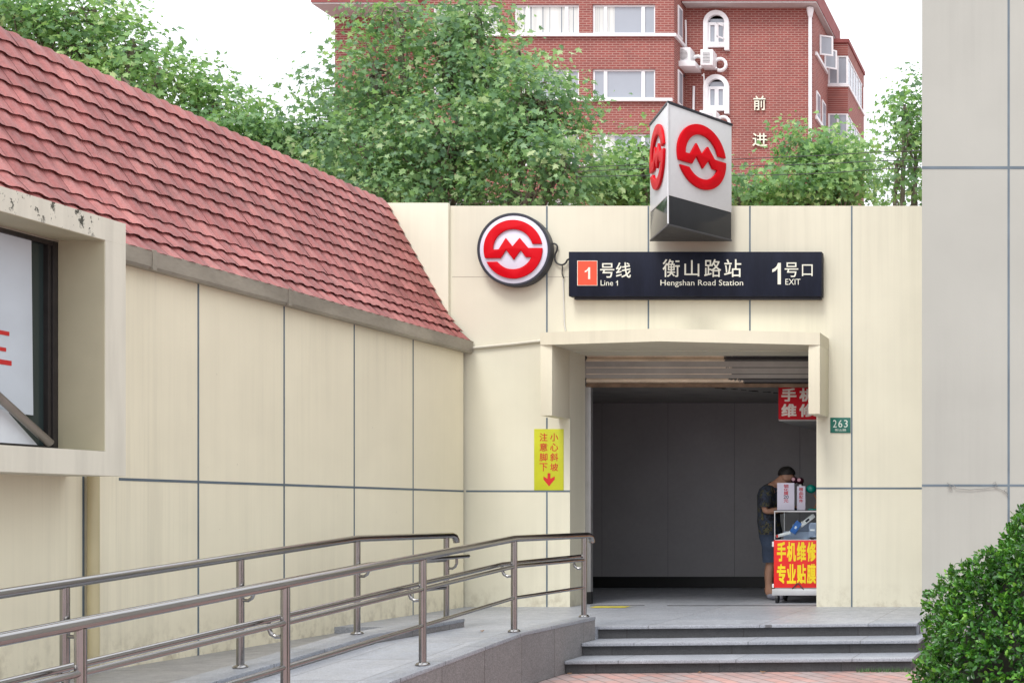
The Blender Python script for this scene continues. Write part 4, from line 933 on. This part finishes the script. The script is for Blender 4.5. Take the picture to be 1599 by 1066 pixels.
# raised characters
PB = Plane((0, YBw, 0), (1,0,0), (0,0,1)); M_gold = pm('pale_gold_letters', (.80,.76,.62), .45)
for c, u0, u1, v0, v1 in (('前',1177.5,1196,151,173), ('进',1176,1198.5,209,229)):
    q = MB(); put_text(q, PB, c, A(u0,YBw), A(u1,YBw), Z(v1,YBw), Z(v0,YBw), off=.02, depth=.08, bold=.01); q.build('raised_character', M_gold, ab, smooth=False)
# bay with glazed balconies at the right end
cx_, ce = xe-.02, -11.22; cyf, cyb = 62.0, 66.6
bw = MB()
lv = [(0, Z(228,62)), (Z(177,62), Z(132,62)), (Z(87,62), Z(66,62))]
for za, zb3 in lv: bw.box(cx_, ce, cyf, cyb, za, zb3)
bw.box(cx_, ce-.02, cyb-.4, cyb, 0, Z(66,62)); bw.box(cx_-.3, cx_+.0, cyf+.02, cyb, 0, Z(66,62))
bay2 = bw.build('balcony_bay', M_brick_side, ab, smooth=False)
q = MB(); q.box(cx_-.1, ce+.06, cyf-.06, cyb+.05, Z(68,62)+.02, Z(63,62)+.05); q.build('bay_coping', M_eave, bay2, smooth=False)
for za, zb3 in ((Z(228,62), Z(177,62)), (Z(132,62), Z(87,62))):
    q = MB(); f = .07
    q.box(cx_+.02, ce-.01, cyf+.02, cyf+.10, za, za+f); q.box(cx_+.02, ce-.01, cyf+.02, cyf+.10, zb3-f, zb3)
    for x in (cx_+.02, (cx_+ce)/2-.05, ce-.09): q.box(x, x+.09, cyf+.018, cyf+.098, za+f, zb3-f)
    q.box(ce-.09, ce-.012, cyf+.1, cyb-.4, za, za+f); q.box(ce-.09, ce-.012, cyf+.1, cyb-.4, zb3-f, zb3)
    for k in range(5): y = cyf+.9+k*.75; q.box(ce-.088, ce-.014, y, y+.09, za+f, zb3-f)
    gw = q.build('glazed_balcony', M_white_pvc, bay2, smooth=False)
    q = MB(); q.box(cx_+.02, ce-.05, cyf+.05, cyf+.06, za+f, zb3-f); q.box(ce-.05, ce-.04, cyf+.1, cyb-.4, za+f, zb3-f); q.build('pane', M_pane_far, gw)
    q = MB(); q.box(cx_, ce+.06, cyf-.06, cyf+.02, za-.12, za); q.box(ce, ce+.06, cyf+.02, cyb, za-.12, za); q.build('sill', M_white, gw, smooth=False)
# casements swung open on the side wall
for yc, va, vb, ang in ((60.0, 55, 86, 70), (61.1, 76, 106, 60)):
    q = MB(); z1_, z0_ = Z(va, yc), Z(vb, yc); d = Vector((math.sin(R(ang))*.62, math.cos(R(ang))*-.62*0+math.cos(R(ang))*.62, 0)); b0 = Vector((xe+.02, yc, 0))
    for (za, zb3, wa, wb) in ((z0_, z0_+.07, 0, 1), (z1_-.07, z1_, 0, 1), (z0_+.07, z1_-.07, 0, .12), (z0_+.07, z1_-.07, .88, 1)):
        pa, pb3 = b0+d*wa, b0+d*wb; q.prism([(pa.x,pa.y,za),(pb3.x,pb3.y,za),(pb3.x,pb3.y,zb3),(pa.x,pa.y,zb3)], (0,-.05,0))
    cs = q.build('open_casement', M_white_pvc, ab, smooth=False)
    q = MB(); pa, pb3 = b0+d*.12, b0+d*.88; q.prism([(pa.x,pa.y,z0_+.07),(pb3.x,pb3.y,z0_+.07),(pb3.x,pb3.y,z1_-.07),(pa.x,pa.y,z1_-.07)], (0,-.02,0)); q.build('pane', M_pane_far, cs)
for va, vb, ya_, yb_ in ((92, 118, 59.0, 61.6), (190, 225, 59.0, 61.6)):
    q = MB(); q.box(xe, xe+.10, ya_, yb_, Z(va+6,60), Z(va+1,60)); q.build('side_sill', M_white, ab, smooth=False)
for ya_ in (59.2, 60.5):
    q = MB(); q.box(xe+.002, xe+.05, ya_, ya_+.8, Z(195,60), Z(150,60)); sw_ = q.build('side_window', M_white_pvc, ab, smooth=False)
    q = MB(); q.box(xe+.04, xe+.055, ya_+.08, ya_+.72, Z(192,60), Z(153,60)); q.build('pane', M_pane_far, sw_)
# air conditioners
def ac(u0, u1, v0, v1, label, shelf):
    Y = YBw - .75; x0, x1, zb, zt = A(u0,Y), A(u1,Y), Z(v1,Y), Z(v0,Y)
    tg = thing('air_conditioner', ((x0+x1)/2, Y+.3, zb), label, 'air conditioner', 'air conditioner units on the brick wall')
    q = MB(); q.box(x0, x1, Y, Y+.72, zb, zt); q.build('casing', M_white, tg, bevel=.03)
    q = MB(); cx = x0 + (x1-x0)*.48; r_ = min((x1-x0)*.34, (zt-zb)*.36)
    if shelf: q.disc((cx, Y-.012, (zb+zt)/2), (0,1,0), [(r_, 0), (r_, .02)], 28)
    else: q.box(x0+.12, x1-.14, Y-.015, Y+.01, zb+.13, zt-.13)
    q.build('fan_grille', pm('grille_grey', (.30,.31,.32), .6, var=.5, scale=9), tg)
    q = MB()
    for k in range(7): z = zb+.16+(zt-zb-.32)*k/6; q.box(x0+.1, x1-.12, Y-.03, Y-.016, z-.012, z+.012)
    q.build('guard', M_white, tg, smooth=False)
    if shelf: q = MB(); q.box(x0-.12, x1+.28, Y-.22, Y+.74, zb-.26, zb-.02); q.build('shelf', M_white, tg, bevel=.02)
    q = MB(); c = Vector((x1+.18, Y+.55, (zb+zt)/2-.15)); q.tube([c + Vector((.27*math.cos(a*.5), 0, .27*math.sin(a*.5))) for a in range(-4, 9)] , .075, 10); q.build('hose', M_white, tg)
ac(1055, 1078, 74, 97, 'white air conditioner on a shelf by the corner of the brick wall', True)
ac(1093.5, 1113, 77, 102, 'boxy white air conditioner below the open arched window', False)
ac(1092, 1118, 172, 190, 'white air conditioner below the lower arched window, half hidden by the sign', False)

# ------------------------------------------------------------------ plane trees
def palmate(n_lobe=5):
    pts = [(0, -.12)]
    tips = [(-.62, .0, .34), (-.55, .48, .42), (0, 1.0, .5), (.55, .48, .42), (.62, .0, .34)]
    out = []
    lobes = [(.50,-.10),(.28,.10),(.62,.36),(.24,.40),(0,.98),(-.24,.40),(-.62,.36),(-.28,.10),(-.50,-.10)]
    return np.array([(0.0,-.16)] + lobes)
LEAF = palmate()
def tree(name, base, blobs, n_leaf, size, label, mat, seed, trunk_r=.16, group='plane trees behind the wall'):
    """blobs: (u, v, ru, rv, Y, weight) crown masses surveyed by direction; depth radius follows ru"""
    rng = np.random.default_rng(seed); rd = random.Random(seed)
    tg = thing(name, base, label, 'tree', group)
    B = []
    for (u, v, ru, rv, Y) in blobs:
        ru, rv = max(ru*.45, ru-20), max(rv*.45, rv-24)
        c = np.array(W(u, v, Y)); B.append((c, np.array([ru*Y/2000, max(.6, (ru+rv)*.5*Y/2000), rv*Y/2000])))
    vol = np.array([np.prod(b[1])**.72 for b in B]); vol /= vol.sum()
    n_cl = n_leaf // 34; cents = []
    while len(cents) < n_cl:
        b = B[rng.choice(len(B), p=vol)]; d = rng.normal(size=3); d /= np.linalg.norm(d)
        rr = rng.random()**.42; cents.append((b[0] + d*b[1]*rr, rr, d))
    # wood
    q = MB(); base = Vector(base); tops = [Vector(b[0]) for b in B]
    fork = Vector((base.x, base.y, min(t.z for t in tops)*.45)); mid = Vector((base.x+.1, base.y, fork.z*.5))
    q.tube([base, mid, fork], [trunk_r*1.25, trunk_r, trunk_r*.85], 12); q.build('trunk', mat[1], tg)
    q = MB()
    for (c, r_) in B:
        c = Vector(c); m1 = fork.lerp(c, .45) + Vector((rd.uniform(-.3,.3), rd.uniform(-.3,.3), .35)); top = c + Vector((0,0,r_[2]*.55))
        q.tube(smooth_path([fork, m1, c, top], 4), [trunk_r*.6*(1-.072*i) for i in range(13)], 8)
        limb = smooth_path([m1, c, top], 5)
        for cc, rr, d in cents:
            if rd.random() < .5 and all(abs((cc-np.array(c))/r_) < 1.05):
                p0 = limb[rd.randrange(2, len(limb)-1)]; p1 = Vector(cc); pm_ = p0.lerp(p1, .5) + Vector((rd.uniform(-.1,.1), rd.uniform(-.1,.1), rd.uniform(-.05,.15)))
                q.tube([p0, pm_, p1, p1 + Vector(d)*.12], [.03, .02, .011, .005], 5, cap=False)
    q.build('branch', mat[1], tg)
    # leaves
    per = 34; C = np.repeat(np.array([c[0] for c in cents]), per, 0); D = np.repeat(np.array([c[2] for c in cents]), per, 0); RRr = np.repeat(np.array([c[1] for c in cents]), per)
    tone = np.repeat(rng.normal(0, .23, len(cents)), per)
    N = len(C); g = rng.normal(size=(N,3)); stretch = rng.random(N)**.7 * .55
    Pp = C + g*np.array([.20,.20,.15]) + (D*np.array([1,1,.6]) + np.array([0,0,.35]))*stretch[:,None]
    nrm = D*.75 + np.array([0,-.35,.55]) + rng.normal(size=(N,3))*.62; nrm /= np.linalg.norm(nrm, axis=1)[:,None]
    ax = rng.normal(size=(N,3)) + np.array([0,0,-.7]); ax -= nrm*(ax*nrm).sum(1)[:,None]; ax /= np.linalg.norm(ax, axis=1)[:,None]; bx = np.cross(ax, nrm)
    s = size*(.38 + .95*rng.random(N)**1.3); k = len(LEAF)
    fold = -.22*np.abs(LEAF[:,0])
    vs = Pp[:,None,:] + s[:,None,None]*(bx[:,None,:]*LEAF[None,:,0,None] + ax[:,None,:]*LEAF[None,:,1,None] + nrm[:,None,:]*fold[None,:,None])
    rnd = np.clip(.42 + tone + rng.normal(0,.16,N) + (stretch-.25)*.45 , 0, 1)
    fast_mesh('crown', vs.reshape(-1,3), np.arange(N*k), np.full(N, k), mat[0], tg, rnd)
    return tg
M_leaf = leafmat('plane_leaves', [(0, (.07,.155,.095)), (.4, (.15,.30,.14)), (.7, (.28,.47,.18)), (1, (.53,.65,.34))], .42, .5)
M_leaf2 = leafmat('plane_leaves_light', [(0, (.085,.19,.095)), (.4, (.175,.35,.13)), (.7, (.31,.52,.17)), (1, (.54,.67,.31))], .42, .52)
LM, LM2 = (M_leaf, M_bark), (M_leaf2, M_bark)
YT1 = 24.0
tree('plane_tree', (WX(720,YT1), YT1, 0), [(590,150,62,105,YT1),(620,40,42,42,YT1),(700,70,48,75,YT1),(745,130,75,95,YT1),(835,180,75,85,YT1-1),(700,230,110,75,YT1-1),(870,270,75,65,YT1-1.5),(570,250,65,70,YT1-1),(745,30,28,40,YT1),(812,110,28,40,YT1),(640,310,120,50,YT1-1),(820,320,110,45,YT1-1.5)],
     23000, .101, 'big plane tree with dense crown covering half the brick block', LM, 11, .2)
tree('plane_tree', (WX(480,25), 25, 0), [(505,215,45,55,25),(470,260,60,50,25),(530,160,26,45,25),(455,235,34,45,25),(545,280,55,45,24.5)],
     5600, .108, 'smaller plane tree just left of the brick block, showing above the roof ridge', LM, 12, .13)
tree('plane_tree', (WX(120,24), 24, 0), [(60,45,80,55,24),(145,35,60,50,24),(120,95,80,55,24),(205,85,40,45,24),(245,125,40,40,24),(190,140,70,45,23.5),(0,20,50,50,24)],
     6400, .110, 'light green plane tree rising over the tiled roof at the far left', LM2, 13, .18)
tree('plane_tree', (WX(340,25), 25, 0), [(310,140,34,45,25),(330,175,50,40,25),(385,200,45,35,25),(350,235,80,40,24.5),(425,225,34,34,25)],
     3700, .108, 'loose plane tree over the roof ridge, between two fuller trees', LM2, 14, .13)
tree('plane_tree', (WX(1265,26), 26, 0), [(1274,254,42,44,26),(1312,256,32,40,26),(1195,322,45,24,26),(1255,308,80,38,25.5),(1330,295,40,42,26),(1160,322,42,24,25),(1258,240,16,26,26)],
     7400, .108, 'plane tree behind the wall, right of the three sided sign', LM2, 15, .15)
tree('poplar_tree', (WX(1420,23), 23, 0), [(1412,185,30,45,23),(1430,230,42,60,23),(1400,270,34,50,23),(1450,180,30,50,23),(1425,305,55,40,23)],
     2000, .105, 'airy poplar tree against the sky beside the grey wall', LM2, 16, .12, 'plane trees behind the wall')
tree('plane_tree', (WX(985,25), 25, 0), [(975,285,42,45,25),(1005,245,22,40,25),(950,310,45,30,25),(1010,310,35,35,25)],
     3700, .108, 'small plane tree between the big tree and the three sided sign', LM2, 17, .11)

# overhead cables
for i, (pts, lb) in enumerate(((((900,262),(1020,256),(1143,249),(1280,243),(1420,236),(1700,232)), 'topmost of three overhead cables crossing in front of the brick block'),
                  (((900,268),(1020,263),(1143,260),(1280,256),(1420,250),(1700,246)), 'middle one of three overhead cables crossing in front of the brick block'),
                  (((900,276),(1020,274),(1143,274),(1280,271),(1420,262),(1700,255)), 'lowest of three overhead cables crossing in front of the brick block'))):
    Y = 21.0 + i*.15; tg = thing('overhead_cable', tuple(W(1200, 255, Y)), lb, 'cable', 'overhead cables behind the wall')
    q = MB(); q.tube(smooth_path([W(u, v, Y) for u, v in pts], 5), .0065, 6); q.build('strand', M_black, tg)

# ------------------------------------------------------------------ clipped hedge, bottom right
def hedge():
    c = np.array([.14, 6.5, .30]); rad = np.array([.985, .95, 1.15])
    tg = thing('clipped_shrub', (c[0], c[1], 0), 'rounded clipped green shrub with glossy small leaves at the bottom right', 'shrub')
    rng = np.random.default_rng(5)
    def lump(d): return 1 + .03*np.sin(d[:,0]*9+d[:,2]*5) + .03*np.sin(d[:,2]*13+d[:,1]*7+1) + .03*np.sin(d[:,0]*21+d[:,1]*17) + .02*np.sin(d[:,2]*31-d[:,0]*27)
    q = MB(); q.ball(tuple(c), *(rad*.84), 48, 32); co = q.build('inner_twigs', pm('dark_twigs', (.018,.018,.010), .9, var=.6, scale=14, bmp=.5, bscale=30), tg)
    n_cl = 7200; d = rng.normal(size=(n_cl*3, 3)); d /= np.linalg.norm(d, axis=1)[:,None]
    d = d[(d[:,1] < .45) & (d[:,2] > -.35)][:n_cl]; n_cl = len(d)
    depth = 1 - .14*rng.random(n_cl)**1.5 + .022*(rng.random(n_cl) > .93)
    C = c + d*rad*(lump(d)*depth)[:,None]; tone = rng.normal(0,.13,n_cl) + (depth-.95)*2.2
    per = 9; C = np.repeat(C, per, 0); D = np.repeat(d, per, 0); tone = np.repeat(tone, per); N = len(C)
    out = D/rad; out /= np.linalg.norm(out, axis=1)[:,None]
    ax = out*.8 + rng.normal(size=(N,3))*.75 + np.array([0,0,.15]); ax /= np.linalg.norm(ax, axis=1)[:,None]
    nrm = out + rng.normal(size=(N,3))*.55 + np.array([0,0,.5]); nrm -= ax*(nrm*ax).sum(1)[:,None]; nrm /= np.linalg.norm(nrm, axis=1)[:,None]; bx = np.cross(ax, nrm)
    P = C + rng.normal(size=(N,3))*.010; s = .019 + .016*rng.random(N)
    LV = np.array([(0,0,0),(.30,.35,-.06),(.34,.62,-.07),(.18,.9,-.06),(0,1.02,-.05),(0,.5,.03)]); LV2 = LV*np.array([-1,1,1])
    idx = [0,1,2,3,4,5]
    shape = np.array([(0,0,0),(.20,.30,.06),(.28,.62,.07),(.16,.90,.03),(0,1.04,-.05),(-.16,.90,.03),(-.28,.62,.07),(-.20,.30,.06)])
    vs = P[:,None,:] + s[:,None,None]*(bx[:,None,:]*shape[None,:,0,None] + ax[:,None,:]*shape[None,:,1,None] + nrm[:,None,:]*shape[None,:,2,None])
    base = np.arange(N)[:,None]*8
    loops = np.concatenate([base+np.array([[0,1,2,3,4]]), base+np.array([[0,4,5,6,7]])], 1).reshape(-1)
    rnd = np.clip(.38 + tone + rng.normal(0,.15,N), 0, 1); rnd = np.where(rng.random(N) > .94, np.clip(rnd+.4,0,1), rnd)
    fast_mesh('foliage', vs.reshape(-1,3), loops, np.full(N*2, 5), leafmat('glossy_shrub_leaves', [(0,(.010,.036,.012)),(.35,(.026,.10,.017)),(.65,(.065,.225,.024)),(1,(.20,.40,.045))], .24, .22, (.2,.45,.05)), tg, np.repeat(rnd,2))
    q = MB(); q.tube([(c[0],c[1],0),(c[0]+.02,c[1],.3)], [.05,.04], 10); q.build('stem', M_bark, tg)
hedge()

# dry leaves and weeds at the foot of the steps
M_dry = pm('dry_leaf', (.30,.17,.08), .8, var=.4, scale=30)
for i, (x, y, z, lb) in enumerate(((-4.40, 11.03, 0, 'dry curled leaf lying in the corner between ramp wall and bottom step'), (-3.30, 11.10, 0, 'small dry leaf lying at the foot of the bottom step'), (-2.75, 11.12, 0, 'pale dry leaf lying near the right part of the bottom step'), (-5.25, 11.25, ZP, 'single dry leaf lying on the landing beside the railing'))):
    tg = thing('fallen_leaf', (x, y, z), lb, 'leaf', 'fallen dry leaves'); q = MB(); a = random.uniform(0, 6.28); s = random.uniform(.035,.06)
    P = []
    for lx, ly in LEAF: P.append((x + s*(lx*math.cos(a)-ly*math.sin(a)), y + s*(lx*math.sin(a)+ly*math.cos(a)), z + .006 + s*.5*abs(lx) + .1*s*abs(ly)))
    q.add(P + [(px, py, pz+.0015) for px, py, pz in P], [tuple(range(10))[::-1], tuple(range(10,20))]); q.build('blade', M_dry, tg, smooth=False)
rng = np.random.default_rng(3); N = 260
x = -1.95 + .48*rng.random(N); y = 11.24 - .04*rng.random(N) + (x+1.95)*.03; h = .02 + .035*rng.random(N); a = rng.random(N)*6.28; ln = .02*rng.random(N)
v0 = np.stack([x-.003*np.cos(a), y-.003*np.sin(a), np.zeros(N)], 1); v1 = np.stack([x+.003*np.cos(a), y+.003*np.sin(a), np.zeros(N)], 1); v2 = np.stack([x+ln*np.sin(a), y-ln*np.cos(a), h], 1)
go = fast_mesh('grass', np.stack([v0, v1, v2], 1).reshape(-1,3), np.arange(N*3), np.full(N,3), pm('weed_green', (.06,.13,.04), .7), None); go['kind'] = 'stuff'
